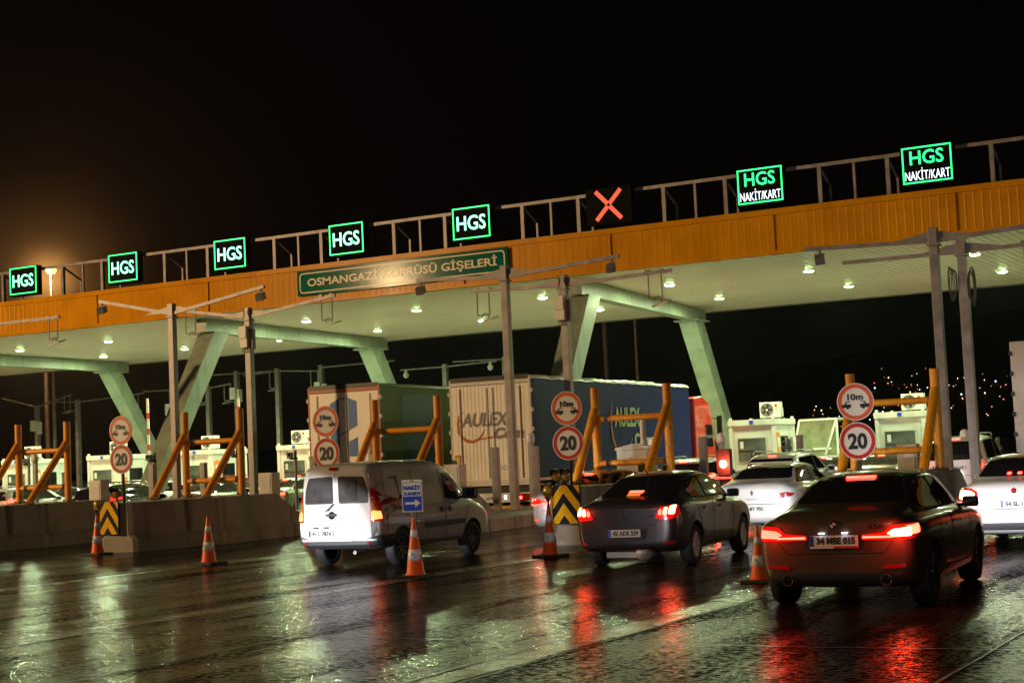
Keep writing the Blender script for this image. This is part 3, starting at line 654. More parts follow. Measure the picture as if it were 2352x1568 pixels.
def aircon(xc, y, label):
    r = T('air_conditioner', label, 'air conditioner', (xc, y, .26 + 2.64), RZ, 'air conditioners on the booth roofs')
    m = MB(); m.b2(-.43, .43, -.17, .17, .06, .68); m.b2(.43, .47, -.12, .12, .08, .42); m.build('casing', M['white'], r, .02)
    m = MB(); m.lathe([(.24, -.175), (.255, -.19), (.27, -.175)], (-.13, 0, .37), 'y', 24); m.lathe([(0, -.172), (.25, -.172)], (-.13, 0, .37), 'y', 24, False); g = m.build('fan_guard', M['galv_dark'], r)
    m = MB()
    for k in range(5):
        a = k * 2 * math.pi / 5; m.box((-.13 + .12 * math.cos(a), -.176, .37 + .12 * math.sin(a)), (.2, .004, .09), R=Matrix.Rotation(-a, 3, 'Y'))
    m.build('fan_blade', M['black'], g)
    m = MB(); m.lathe([(0, -.20), (.035, -.19), (.05, -.175)], (-.13, 0, .37), 'y', 12); m.build('hub', M['white'], g)
    m = MB(); m.lathe([(0, -.174), (.055, -.174)], (.25, 0, .53), 'y', 16, False); m.build('badge', M['redsign'], r)
    at(text('LG', .06, .10, .004), (.25, -.174, .40)).build('lettering', M['trim'], r)
    for q in (-.32, .32): m = MB(); m.b2(q - .035, q + .035, -.16, .16, 0, .06); m.build('foot', M['galv_dark'], r)
BX = [(-20.45, .55, 'white booth with blue tag beside the red truck cab'), (-14.5, .35, 'white booth behind the rightmost orange portal'), (-44.3, -.3, 'white booth left of the green trailer'), (-50.25, .2, 'white booth behind the second orange portal from left'),
      (-56.2, .2, 'white booth behind the 20 sign at left'), (-62.15, .2, 'leftmost white booth, cut by the picture edge')]
for x0, ux, s in BX:
    yb = 60.2; xc = lane(x0, yb) + (.45 if x0 > -30 else 1.8)
    booth(xc, yb, s)
    aircon(xc + ux - RZ * 1.0, yb + 1.0, 'air conditioner on the ' + s.replace('white ', ''))

# raised barrier arms, payment signals and small posts near the booths
bwm = mat('barrier_white', (.75, .75, .72), .4)
for px, ytop, ybot, s in ((345, 915, 1120, 'raised red and white barrier arm left of the slanted column foot'), (553, 915, 1090, 'raised red and white barrier arm right of the second orange portal')):
    Yb = 58.0; P = ony(px, ytop, Yb)
    r = T('barrier_arm', s, 'barrier', (P[0], Yb, .26), RZ, 'raised lane barriers')
    m = MB(); m.b2(-.18, .18, -.18, .18, 0, 1.05); m.build('cabinet', M['orangep'], r, .01)
    m = MB(); m.b2(-.06, .06, -.24, -.19, .8, P[2] - .26); a = m.build('boom', bwm, r)
    m = MB(); z = 1.2
    while z < P[2] - .6: m.b2(-.062, .062, -.243, -.188, z, z + .28); z += .75
    m.build('red_bands', M['redsign'], a)
def minidome(px, py, Y, s, post=0.0):
    P = ony(px, py, Y); r = T('dome_beacon', s, 'camera', (P[0], Y, .26), 0, 'small white sensor domes on posts')
    z = P[2] - .26
    m = MB(); m.b2(-.07, .07, -.05, .07, 0, z - .12); m.build('post', M['galv'], r)
    m = MB(); m.lathe([(.10, -.14), (.13, -.10), (.13, .04), (.10, .12), (.0, .16)], (0, 0, z), n=16); m.build('dome', M['white'], r)
minidome(1218, 1006, 40, 'white sensor dome right of the tall pole by the blue trailer'); minidome(1656, 1005, 45, 'white sensor dome left of the booth by the red truck cab'); minidome(2216, 998, 44, 'white sensor dome between the two tall poles at right'); minidome(852, 1030, 39.5, 'white sensor dome in front of the green trailer doors')
minidome(1500, 1016, 39, 'white sensor pipe behind the fourth orange portal'); minidome(80, 1052, 41, 'white sensor dome behind the leftmost orange portal')
def eyecam(px, py, Y, s):
    P = ony(px, py, Y); r = T('lane_camera', s, 'camera', (P[0], Y, .26), .3, 'lane cameras on short posts')
    z = P[2] - .26
    m = MB(); m.cyl((0, 0, 0), (0, 0, z + .18), .06, n=12); m.build('post', M['galv'], r)
    m = MB(); m.box((-.16, -.1, z), (.16, .26, .22)); m.box((-.05, -.04, z - .12), (.3, .1, .08)); m.build('camera_housing', M['galv_dark'], r, .02)
    m = MB(); m.lathe([(0, -.02), (.05, 0)], (-.16, -.235, z + .02), 'y', 12); m.build('lens', M['glass'], r)
eyecam(1812, 1020, 50, 'lane camera on a short post before the white estate car'); eyecam(2292, 1018, 48, 'lane camera on a short post at the right edge'); eyecam(678, 1045, 46, 'lane camera on a short post left of the green trailer'); eyecam(355, 1050, 42, 'lane camera beside the red and white barrier arm'); eyecam(66, 1060, 48, 'lane camera behind the leftmost orange portal')
eyecam(545, 1040, 46, 'lane camera between the second orange portal and the tall pole')
# red traffic signal by the truck cab
P = ony(1660, 1065, 42)
r = T('lane_signal', 'lit red traffic signal left of the white booth', 'traffic light', (P[0], 42, .3), 0)
m = MB(); m.b2(-.2, .2, .03, .25, P[2] - .62, P[2] + .12); m.b2(-.16, .16, .08, .2, 0, P[2] - .62); m.build('housing', M['black'], r, .01)
m = MB(); m.lathe([(0, -.03), (.09, 0), (.125, .035)], (0, 0, P[2] - .3), 'y', 20); m.build('red_lens', emat('signal_red', (1, .28, .12), 9), r)
m = MB(); m.b2(-.26, .26, -.02, .03, P[2] - .72, P[2] - .66); m.build('bracket', M['galv'], r)
lamp('POINT', 'signal_light', (P[0] + .0, 41.7, P[2]), 160, (1, .06, .03), .1)
# slanted glazed shelter
P = ony(1870, 1000, 66); r = T('glazed_shelter', 'slanted green framed glass screen right of the white booth', 'shelter', (P[0], 66, .26), RZ)
m = MB()
for a, b in (((-1.1, 0, 0), (-1.1, 0, .5)), ((-1.1, 0, .5), (-.6, 0, 2.6)), ((-.6, 0, 2.6), (1.0, 0, 2.6)), ((1.0, 0, 2.6), (1.0, 0, 0)), ((-.9, 0, 1.35), (.7, 0, 1.35)), ((1.0, 0, 2.6), (.1, 0, .1)), ((1, 0, 2.6), (1, 2, 2.6)), ((1, 2, 2.6), (1, 2, 0))): m.bar(a, b, .09)
m.build('frame', M['white'], r)
m = MB(); m.add([(-1.1, .03, .5), (-.6, .03, 2.6), (1.0, .03, 2.6), (1.0, .03, 0), (-1.1, .03, 0)], [(0, 1, 2, 3, 4)]); m.build('glass', mat('frosted_glass', (.26, .27, .16), .3, noise=.3, nscale=2), r)
P = ony(1832, 1010, 60); 

# ---------------------------------------------------------------- trucks
def truck(cx_, cy_, rz, w, h, L, label, kind):
    r = T('articulated_truck', label, 'truck', (cx_, cy_, 0), rz)
    zb = 1.12; hw = w / 2
    body = {'A': M['white'], 'G': M['white']}[kind]
    tarp = {'A': mat('blue_tarpaulin', (.007, .013, .115), .5, spec=.15, noise=.15, nscale=.8, bump=.5, bscale=2), 'G': mat('green_tarpaulin', (.15, .18, .035), .5, spec=.15, noise=.15, nscale=.8, bump=.5, bscale=2)}[kind]
    m = MB(); m.b2(-hw + .02, hw - .02, .05, L, zb, h - .05); m.build('trailer_box', tarp, r)
    doors = mat('trailer_door_cream', (.90, .85, .74), .5, noise=.08, nscale=1.5) if kind == 'A' else mat('trailer_door_white', (.92, .86, .76), .5, noise=.06, nscale=1.5)
    for s in (-1, 1):
        m = MB(); m.b2(min(0, s * hw) + (.006 if s > 0 else .06), max(0, s * hw) - (.06 if s > 0 else .006), .0, .05, zb + .05, h - .22)
        if kind == 'A':
            for k in range(9):
                x = s * (.12 + k * .125); m.b2(x - .006, x + .006, -.008, 0.0, zb + .07, h - .24)
        d = m.build('rear_door', doors, r)
        mm = MB()
        for xx in (s * .10, s * (hw - .35)): mm.cyl((xx, -.03, zb + .1), (xx, -.03, h - .3), .017, n=6)
        mm.build('locking_bar', M['offwhite'], d)
    m = MB(); m.b2(-hw, -hw + .055, -.005, .06, zb, h - .18); m.b2(hw - .055, hw, -.005, .06, zb, h - .18); m.b2(-hw, hw, -.006, .06, h - .2, h - .02); m.b2(-hw, hw, -.01, .1, zb - .12, zb + .05)
    m.build('rear_frame', M['offwhite'] if kind == 'A' else mat('rust_red_frame', (.45, .14, .06), .5), r)
    for s in (-1, 1):
        for z in np.linspace(zb + .3, h - .5, 5): m = MB(); m.b2(s * hw - .03 + s * .02, s * hw + .03 + s * .02, -.02, .10, z, z + .12); m.build('hinge', M['offwhite'], r)
    # roof edge: sagging tarpaulin catching the canopy light
    m = MB(); n = 54; vs = []; rnd = random.Random(5)
    for k in range(n + 1):
        y = .0 + (L) * k / n; j = .035 * rnd.uniform(-1, 1) * (1 if kind == 'A' else .4)
        vs += [(-hw - .01, y, h - .12), (-hw + .05, y, h + .0 + j), (0, y, h + .07 + j * .7), (hw - .05, y, h + .0 + j), (hw + .015, y, h - .10 + j * .4)]
    m.add(vs, [(5 * k + a, 5 * k + a + 1, 5 * k + 5 + a + 1, 5 * k + 5 + a) for k in range(n) for a in range(4)], True); m.build('roof_sheet', M['white'] if kind == 'A' else mat('green_roof', (.25, .3, .12), .4), r)
    m = MB(); m.b2(-hw + .05, hw - .05, -.012, .05, h - .10, h + .04); m.build('roof_lip', M['black'], r)
    m = MB(); m.b2(hw - .02, hw + .012, .08, L, zb - .02, zb + .06); m.b2(-hw - .012, -hw + .02, .08, L, zb - .02, zb + .06); m.build('side_rail', M['offwhite'], r)
    m = MB(); m.b2(-.4, .4, .3, L - .5, zb - .32, zb - .05); m.b2(-hw + .1, hw - .1, .1, .22, zb - .35, zb - .12); m.build('chassis', M['black'], r)
    m = MB(); m.b2(-hw + .05, hw - .05, -.06, .02, .50, .78); m.b2(-hw + .05, -hw + .12, -.04, .2, .5, 1.1); bp_ = m.build('light_bar', M['offwhite'], r)
    for s in (-1, 1):
        m = MB(); m.b2(s * (hw - .3) - .17, s * (hw - .3) + .17, -.075, -.06, .54, .74); tl = m.build('taillight', M['redlens'], r)
        m = MB(); m.lathe([(0, -.09), (.05, -.078)], (s * (hw - .42), 0, .63), 'y', 12); m.build('bulb', M['brake'], tl)
        m = MB(); m.b2(s * .42 - .03, s * .42 + .03, -.075, -.06, .60, .70); m.build('plate_lamp', M['platelamp'], r)
    m = MB(); m.b2(-.27, .27, -.072, -.06, .54, .72); pl = m.build('number_plate', M['platebg'], r)
    at(text('34 PL 866' if kind == 'A' else '34 TK 41', .10, .44, .004, .003), (0, -.073, .63)).build('plate_lettering', M['blackpaint'], pl)
    m = MB(); m.b2(-hw + .08, hw - .08, -.04, .02, .30, .40); m.build('underrun_bar', M['yellow'], r)
    for yy in (1.9, 3.2, 4.5):
        for s in (-1, 1): m = MB(); m.lathe([(0, -.13), (.28, -.15), (.48, -.14), (.5, -.1), (.5, .1), (.48, .14), (.28, .15), (0, .13)], (s * (hw - .2), yy, .5), 'x', 24); m.build('wheel', M['rubber'], r)
    if kind == 'A':
        at(text('AULEX', .42, 1.62, .006, .012, .25), (-.18, -.012, 2.98)).build('door_lettering', mat('grey_lettering', (.20, .17, .18), .5), r)
        at(text('Com', .34, 1.0, .006, .016, .25), (.60, -.012, 2.55)).build('door_lettering', M_grey(), r)
        def arc(m, pts, w):
            n = len(pts)
            vs = []
            for k, (a, b) in enumerate(pts):
                a0, b0 = pts[max(0, k - 1)]; a1, b1 = pts[min(n - 1, k + 1)]; t = Vector((a1 - a0, b1 - b0)).normalized(); ww = w * math.sin(math.pi * (k + .4) / (n - .2)) + .004
                vs += [(a + t.y * ww, b - t.x * ww), (a - t.y * ww, b + t.x * ww)]
            return vs, [(2 * k, 2 * k + 1, 2 * k + 3, 2 * k + 2) for k in range(n - 1)]
        P1 = [(-.92 + .0, 3.25), (-1.05, 3.1), (-1.1, 2.9), (-1.08, 2.65), (-.98, 2.48), (-.8, 2.36), (-.6, 2.33), (-.42, 2.4), (-.3, 2.52), (-.2, 2.68)]
        P2 = [(-.45, 2.38), (-.2, 2.42), (.1, 2.45), (.5, 2.46), (.85, 2.44), (1.15, 2.38)]
        m = MB()
        for PP, ww in ((P1, .045), (P2, .03)): vs, fs = arc(m, PP, ww); m.add([(a, -.013, b) for a, b in vs], fs)
        m.build('door_swoosh', mat('rust_red_print', (.5, .09, .03), .5), r)
        m = MB(); m.b2(-hw + .12, -hw + .30, -.014, -.005, 1.28, 1.95); mk = m.build('reflector_panel', M['redsign'], r); m = MB(); m.b2(-hw + .155, -hw + .265, -.018, -.013, 1.33, 1.9); m.build('reflector_yellow', mat('reflector_yellow', (.6, .62, .05), .4), mk)
        for q in (.62, .79, .98):
            m = MB(); m.lathe([(.058, -.012), (.068, -.012)], (q - .35, 0, 1.53), 'y', 16, False); m.build('speed_sticker', M['darkmetal'], r)
        # lettering on the blue side
        tt = text('AULEX', .66, 2.3, .006, .02); tt.xform(Matrix.Translation((hw + .004, 7.6, 3.0)) @ Matrix.Rotation(math.pi / 2, 4, 'Z')); tt.build('side_lettering', mat('pale_green_print', (.42, .5, .26), .5), r)
        tt = text('Com', .48, 1.5, .006, .02); tt.xform(Matrix.Translation((hw + .004, 8.9, 2.22)) @ Matrix.Rotation(math.pi / 2, 4, 'Z')); tt.build('side_lettering', M['pgp'] if 'pgp' in M else MATS['pale_green_print'], r)
        S1 = [(6.3, 3.5), (6.15, 3.1), (6.15, 2.7), (6.25, 2.3), (6.5, 1.95), (6.9, 1.8), (7.3, 1.85), (7.7, 2.0), (8.0, 2.3)]; S2 = [(7.0, 1.75), (7.6, 1.9), (8.4, 2.0), (9.2, 1.95), (10.0, 1.75)]
        m = MB()
        for PP, ww in ((S1, .07), (S2, .06)): vs, fs = arc(m, PP, ww); m.add([(hw + .004, a, b) for a, b in vs], fs)
        m.build('side_swoosh', mat('orange_print', (.5, .12, .02), .5), r)
        m = MB()
        for y0 in (.6, 1.0, 2.6, 3.8, 5.0): m.cyl((hw - .1, y0, zb - .15), (hw - .1, y0 + .3, zb - .15), .05, n=8)
        m.b2(hw - .25, hw - .02, 6.0, 9.5, .45, .95); m.build('side_gear', M['galv_dark'], r)
    else:
        bl = mat('blue_print', (.03, .13, .42), .5); zt = h
        def zz(y): return zt - (y - 225) / 332 * 1.08
        def xx(x): return (x - 831) / 258
        m = MB()
        for q in ([(700, 400), (785, 352), (785, 930), (700, 930)], [(875, 350), (958, 388), (958, 628), (875, 672)], [(875, 782), (958, 742), (958, 930), (875, 930)], [(785, 350), (875, 350), (875, 360), (785, 362)], [(785, 712), (875, 664), (875, 676), (785, 724)]):
            m.prism([(xx(a), zz(b)) for a, b in q], -.010, -.004)
        m.build('door_emblem', bl, r)
        dg = mat('dark_green_print', (.02, .075, .04), .5)
        m = MB(); X = hw - .014
        m.add([(X, 1.45, zb + .1), (X, 3.6, zb + .1), (X, 3.6, h - .35), (X, 1.45, h - .35)], [(0, 1, 2, 3)]); m.add([(X, 4.6, 2.4), (X, 6.6, 3.4), (X, 6.6, 3.1), (X, 4.6, 2.1)], [(0, 1, 2, 3)]); m.build('side_band', dg, r)
    # tractor cab
    cl = mat('red_cab_paint', (.62, .035, .015), .3, coat=.6, noise=.05)
    yb = L + .9
    if kind == 'G': cl = M['offwhite']
    m = MB(); P = [(yb, .6), (yb + 2.3, .6), (yb + 2.35, 1.6), (yb + 2.15, 2.7), (yb + 1.75, 3.55), (yb + .9, 3.85), (yb, 3.75)]
    m.prism(P, -1.22, 1.22, 'yz'); m.build('cab', cl, r, .06)
    m = MB(); m.b2(1.215, 1.235, yb + 1.1, yb + 1.95, 1.9, 2.75); m.build('side_window', M['glass'], r)
    m = MB(); m.b2(1.22, 1.24, yb + .3, yb + .95, 1.0, 2.0); m.build('side_panel', M['black'], r); m = MB(); m.b2(-.5, .5, L, yb, .6, .9); m.build('coupling', M['black'], r)
    for dz, hh in ((2.35, .75), (1.75, .5)):
        m = MB(); m.b2(1.35, 1.55, yb + 2.1, yb + 2.22, dz, dz + hh); m.build('mirror', M['black'], r, .03)
    m = MB(); m.bar((1.2, yb + 2.1, 3.0), (1.45, yb + 2.18, 2.95), .04); m.build('mirror_arm', M['black'], r)
    for yy in (L - 1.0, yb + 1.5):
        for s in (-1, 1): m = MB(); m.lathe([(0, -.13), (.28, -.15), (.48, -.14), (.5, -.1), (.5, .1), (.48, .14), (.28, .15), (0, .13)], (s * 1.08, yy, .5), 'x', 24); m.build('wheel', M['rubber'], r)
    return r
def M_grey(): return MATS['grey_lettering']
truck(-23.45, 41.3, .05, 2.7, 4.22, 13.9, 'truck with blue trailer, cream ribbed doors lettered AULEX Com and red cab', 'A')
truck(-29.5, 42.4, .05, 2.7, 4.38, 13.4, 'truck with olive green trailer and white doors bearing a blue emblem', 'G')
# cream box trailer cut off by the right edge
P = ony(2318, 785, 36.5)
r = T('box_trailer', 'cream box trailer cut off by the right edge', 'trailer', (P[0] + 1.25, 36.5, 0), .02)
m = MB(); m.b2(-1.25, 1.25, 0, 12, 1.0, P[2]); m.build('box', mat('cream_tarpaulin', (.55, .48, .42), .55, noise=.12, nscale=1.2, bump=.5, bscale=3), r, .02)
for z in np.arange(1.3, P[2], .45): m = MB(); m.b2(-1.28, -1.2, -.02, .06, z, z + .1); m.build('hinge', M['black'], r)
m = MB(); m.b2(-1.2, 1.2, .05, .2, .55, .75); m.b2(-1.0, 1.0, .3, 11, .7, 1.0); m.build('underrun_bar', M['black'], r)
for yy in (2.2, 3.5): 
    for s in (-1, 1): m = MB(); m.lathe([(0, -.13), (.28, -.15), (.5, -.1), (.5, .1), (.28, .15), (0, .13)], (s * 1.0, yy, .5), 'x', 20); m.build('wheel', M['rubber'], r)


# ---------------------------------------------------------------- vehicles
def fillet(poly, r, n=4):
    if r <= 0: return poly
    out = []; N = len(poly)
    for i in range(N):
        p0, p1, p2 = Vector(poly[i - 1]), Vector(poly[i]), Vector(poly[(i + 1) % N])
        a, b = (p0 - p1), (p2 - p1); rr = min(r, a.length * .45, b.length * .45); a.normalize(); b.normalize()
        A, B = p1 + a * rr, p1 + b * rr
        for k in range(n + 1):
            t = k / n; q = A * (1 - t) ** 2 + p1 * 2 * t * (1 - t) + B * t * t; out.append((q.x, q.y))
    return out
def stroke(pts, w, closed=False):
    """thin band polygons along a polyline"""
    out = []
    seq = list(zip(pts[:-1], pts[1:])) + ([(pts[-1], pts[0])] if closed else [])
    for a, b in seq:
        a, b = Vector(a), Vector(b); d = (b - a).normalized(); n = Vector((d.y, -d.x)) * w / 2; e = d * w * .3
        out.append([tuple(a - e + n), tuple(a - e - n), tuple(b + e - n), tuple(b + e + n)])
    return out
def decal(bvh, face, polys, off, name, mt, parent, r=0., step=.07, th=.012, y0=None):
    bm = bmesh.new()
    for poly in polys:
        if r: poly = fillet(poly, r)
        b2 = bmesh.new()
        try: b2.faces.new([b2.verts.new((a, b, 0)) for a, b in poly])
        except ValueError: b2.free(); continue
        xs = [p[0] for p in poly]; zs = [p[1] for p in poly]
        for lo, hi, nrm in ((min(xs), max(xs), (1, 0, 0)), (min(zs), max(zs), (0, 1, 0))):
            n = int((hi - lo) / step)
            for k in range(1, n + 1):
                c = lo + (hi - lo) * k / (n + 1); co = (c, 0, 0) if nrm[0] else (0, c, 0)
                bmesh.ops.bisect_plane(b2, geom=b2.verts[:] + b2.edges[:] + b2.faces[:], plane_co=co, plane_no=nrm)
        bmesh.ops.triangulate(b2, faces=[f for f in b2.faces if len(f.verts) > 4])
        me_ = bpy.data.meshes.new('x'); b2.to_mesh(me_); bm.from_mesh(me_); b2.free(); bpy.data.meshes.remove(me_)
    d = {'rear': Vector((0, 1, 0)), 'front': Vector((0, -1, 0)), 'right': Vector((-1, 0, 0)), 'left': Vector((1, 0, 0)), 'top': Vector((0, 0, -1))}[face]
    for v in bm.verts:
        a, b = v.co.x, v.co.y
        o = {'rear': Vector((a, -9, b)), 'front': Vector((a, 9, b)), 'right': Vector((9, a, b)), 'left': Vector((-9, a, b)), 'top': Vector((a, b, 9))}[face]
        h, nn, _, _ = bvh.ray_cast(o, d)
        if h is None or (h - o).length > 14:
            h, nn, _, _ = bvh.find_nearest(o + d * 9)
        if nn.dot(d) > 0: nn = -nn
        v.co = h + nn * off * .5 - d * off * .8
    bm.normal_update()
    for f in bm.faces:
        if f.normal.dot(d) > 0: f.normal_flip()
    be = [e for e in bm.edges if e.is_boundary]
    ex = bmesh.ops.extrude_edge_only(bm, edges=be)
    for v in [g for g in ex['geom'] if isinstance(g, bmesh.types.BMVert)]: v.co += d * th
    me = bpy.data.meshes.new(name); bm.to_mesh(me); bm.free()
    for p in me.polygons: p.use_smooth = True
    me.materials.append(mt); me.set_sharp_from_angle(angle=.7)
    o = bpy.data.objects.new(name, me); COL.objects.link(o); o.parent = parent; return o

def wheel_meshes(R, wd, dark=False, cover=False):
    key = ('w', R, wd, dark, cover)
    if key in MATS: return MATS[key]
    t = MB(); t.lathe([(R * .62, -wd / 2 + .02), (R * .68, -wd / 2), (R * .93, -wd / 2 + .005), (R, -wd / 2 + .04), (R, wd / 2 - .04), (R * .93, wd / 2 - .005), (R * .68, wd / 2), (R * .62, wd / 2 - .02)], axis='x', n=36)
    ty = t.build('tyre', M['rubber'])
    rm = MB(); rm.lathe([(R * .66, wd / 2 - .012), (R * .60, wd / 2 - .02), (R * .56, wd / 2 - .07), (R * .2, wd / 2 - .09), (0, wd / 2 - .09)], axis='x', n=32)
    ns = 5 if not cover else 8
    for k in range(ns):
        a = 2 * math.pi * k / ns
        for da in ((-.13, .13) if not cover else (0,)):
            p0 = Vector((wd / 2 - .035, math.cos(a) * R * .12, math.sin(a) * R * .12)); p1 = Vector((wd / 2 - .02, math.cos(a + da) * R * .63, math.sin(a + da) * R * .63))
            rm.bar(p0, p1, R * .085 if not cover else R * .14, .03, up=(1, 0, 0))
    rm.cyl((wd / 2 - .08, 0, 0), (wd / 2 - .015, 0, 0), R * .16, R * .12, 16)
    ri = rm.build('rim', M['darkalloy'] if dark else M['alloy'])
    MATS[key] = (ty.data, ri.data); bpy.data.objects.remove(ty); bpy.data.objects.remove(ri)
    return MATS[key]

def make_body(spec, arches, paint, root, side_w):
    rings = []
    for (y, zb, hs, w, zsh, wb, zt, wt) in spec:
        k = zt - zsh
        rings.append([(0, zb), (hs * .8, zb), (hs, zb + .03), (w * .975, zb + .16), (w, zb + (zsh - zb) * .55), (w * .99, zsh - .08), (w * .955, zsh - .01), (wb, zsh + min(.03, k * .3)), (wt + (wb - wt) * .5, zsh + k * .55), (wt + (wb - wt) * .08, zt - min(.06, k * .35)), (wt * .88, zt - min(.015, k * .12)), (wt * .45, zt), (0, zt)])
    n = len(rings[0]); bm = bmesh.new(); R_, L_ = [], []
    for rg, sp in zip(rings, spec):
        R_.append([bm.verts.new((a, sp[0], b)) for a, b in rg]); L_.append([R_[-1][k] if rg[k][0] == 0 else bm.verts.new((-rg[k][0], sp[0], rg[k][1])) for k in range(n)])
    for a in range(len(spec) - 1):
        for k in range(n - 1):
            bm.faces.new((R_[a][k], R_[a + 1][k], R_[a + 1][k + 1], R_[a][k + 1])); bm.faces.new((L_[a][k], L_[a][k + 1], L_[a + 1][k + 1], L_[a + 1][k]))
    for S, fl in ((0, False), (len(spec) - 1, True)):
        for k in range(n - 1):
            vs = []
            for v in (R_[S][k], R_[S][k + 1], L_[S][k + 1], L_[S][k]):
                if v not in vs: vs.append(v)
            if len(vs) > 2: bm.faces.new(vs[::-1] if fl else vs)
    bmesh.ops.recalc_face_normals(bm, faces=bm.faces)
    me = bpy.data.meshes.new('b'); bm.to_mesh(me); bm.free(); me.materials.append(paint)
    o = bpy.data.objects.new('b', me); COL.objects.link(o)
    ss = o.modifiers.new('s', 'SUBSURF'); ss.levels = 2; ss.render_levels = 2
    cut = MB()
    for (yy, rr) in arches:
        cut.cyl((-2, yy, .32), (-side_w * .62, yy, .32), rr, n=40); cut.cyl((side_w * .62, yy, .32), (2, yy, .32), rr, n=40)
    co = cut.build('c', M['black']); 
    for p in co.data.polygons: p.use_smooth = False
    bo = o.modifiers.new('c', 'BOOLEAN'); bo.operation = 'DIFFERENCE'; bo.object = co; bo.solver = 'EXACT'
    try: bo.material_mode = 'TRANSFER'
    except Exception: pass
    bpy.context.view_layer.update(); dg = bpy.context.evaluated_depsgraph_get()
    ob = o.evaluated_get(dg); bme = bpy.data.meshes.new_from_object(ob)
    bme.name = 'body'
    bpy.data.objects.remove(o); bpy.data.objects.remove(co)
    for p in bme.polygons: p.use_smooth = True
    bme.set_sharp_from_angle(angle=.75)
    body = bpy.data.objects.new('body', bme); COL.objects.link(body); body.parent = root
    b = bmesh.new(); b.from_mesh(bme); bvh = BVHTree.FromBMesh(b); b.free()
    return body, bvh

def paint(name, col, metal=.0, rough=.32): return mat('paint_' + name, col, rough, metal, coat=.55, noise=.08, nscale=1.5, bump=.06, bscale=90, streak=.12)
def car(name, label, spec, loc, hd, pnt, axles, R=.32, ww=.215, sidew=.9, group=None, dark=False, cover=False, cat='car'):
    r = T(name, label, cat, loc, hd, group)
    oy = axles[0]
    spec = [(s[0] - oy,) + tuple(s[1:]) for s in spec]
    body, bvh = make_body(spec, [(0, R + .055), (axles[1] - oy, R + .055)], pnt, r, sidew)
    ty, ri = wheel_meshes(R, ww, dark, cover)
    for yy in (0, axles[1] - oy):
        for s in (-1, 1):
            w = bpy.data.objects.new('wheel', None); COL.objects.link(w); w.parent = r; w.location = (s * (sidew - ww / 2 - .025), yy, R); w.empty_display_size = .1
            if s < 0: w.rotation_euler = (0, 0, math.pi)
            for nm, dt in (('tyre', ty), ('rim', ri)):
                q = bpy.data.objects.new(nm, dt); COL.objects.link(q); q.parent = w
    return r, bvh
def mir(poly): return [(-a, b) for a, b in poly]
def plate(r, x, y, z, txt, w=.52, h=.112, bg=None, lit=False, tilt=0.):
    m = MB(); m.b2(x - w / 2, x + w / 2, y - .012, y, z - h / 2, z + h / 2); p = m.build('number_plate', bg or M['platebg'], r)
    m = MB(); m.b2(x - w / 2 + .002, x - w / 2 + .042, y - .015, y - .012, z - h / 2 + .003, z + h / 2 - .003); m.build('blue_band', M['plateblue'], p)
    at(text(txt, h * .66, w * .80, .002, .004), (x + .022, y - .0135, z)).build('plate_lettering', M['blackpaint'], p)
    if lit:
        for s in (-1, 1):
            m = MB(); m.b2(x + s * w * .24 - .03, x + s * w * .24 + .03, y - .03, y - .012, z + h / 2 + .018, z + h / 2 + .028); m.build('plate_lamp', M['platelamp'], p)
    return p
def mirror(r, y, z, w, pm, s=1, sc=1.0):
    m = MB(); m.box((s * (w + .14 * sc), y, z), (.22 * sc, .11, .15 * sc), R=Matrix.Rotation(.12 * s, 3, 'Z')); o = m.build('mirror', pm, r, .035)
    m = MB(); m.bar((s * (w - .04), y + .02, z - .05 * sc), (s * (w + .08), y, z - .04 * sc), .05, .04); m.build('mirror_arm', M['black'], o)
    m = MB(); m.b2(min(s * (w + .05 * sc), s * (w + .23 * sc)), max(s * (w + .05 * sc), s * (w + .23 * sc)), y - .062, y - .058, z - .05 * sc, z + .05 * sc); m.build('mirror_glass', M['glass'], o)
def vlamp(r, loc, e, col=(1, .05, .02), size=.06, name='tail_light_glow'):
    o = lamp('POINT', name, loc, e, col, size); o.parent = r; return o
def headlights(r, y, z, w, e=60):
    for s in (-1, 1):
        o = lamp('SPOT', 'headlight_or_fill_beam', (s * w, y + .05, z), e, (.95, .97, 1), .05, aim=(s * w, y + 20, z - 1.1), angle=62, blend=.5); o.parent = r
def tyre_flap(*a): pass

# --- dark sedan braking in the foreground
SB = [(.0, .36, .62, .70, .84, .60, .90, .58), (.05, .27, .74, .82, .90, .68, .99, .64), (.22, .22, .80, .885, .94, .72, 1.055, .66), (.62, .2, .82, .91, .955, .735, 1.085, .62), (1.05, .19, .83, .915, .955, .75, 1.27, .60),
      (1.55, .19, .83, .915, .95, .76, 1.405, .575), (2.15, .19, .83, .915, .945, .76, 1.445, .575), (2.75, .19, .83, .915, .935, .76, 1.40, .58), (3.2, .19, .83, .91, .925, .75, 1.2, .62), (3.62, .19, .83, .91, .905, .74, 1.0, .66),
      (4.2, .2, .81, .90, .83, .70, .90, .62), (4.55, .24, .72, .82, .70, .60, .78, .5), (4.71, .34, .5, .6, .60, .45, .66, .4)]
pb = paint('bronze_grey', (.105, .072, .048), .4, .32)
bm_, bv = car('sedan', 'dark bronze sedan braking in the right foreground, plate 34 MBE 015', SB, (-5.31, 17.35, 0), .06, pb, (.80, 3.65), .335, .235, .915, dark=True)
ay = -.80
decal(bv, 'rear', [[(-.60, 1.11), (.60, 1.11), (.47, 1.375), (-.47, 1.375)]], .006, 'rear_window', M['glass'], bm_, .05)
g_ = decal(bv, 'rear', [[(-.17, 1.372), (.17, 1.372), (.165, 1.350), (-.165, 1.350)]], .02, 'high_brake_light', M['brake'], bm_, 0)
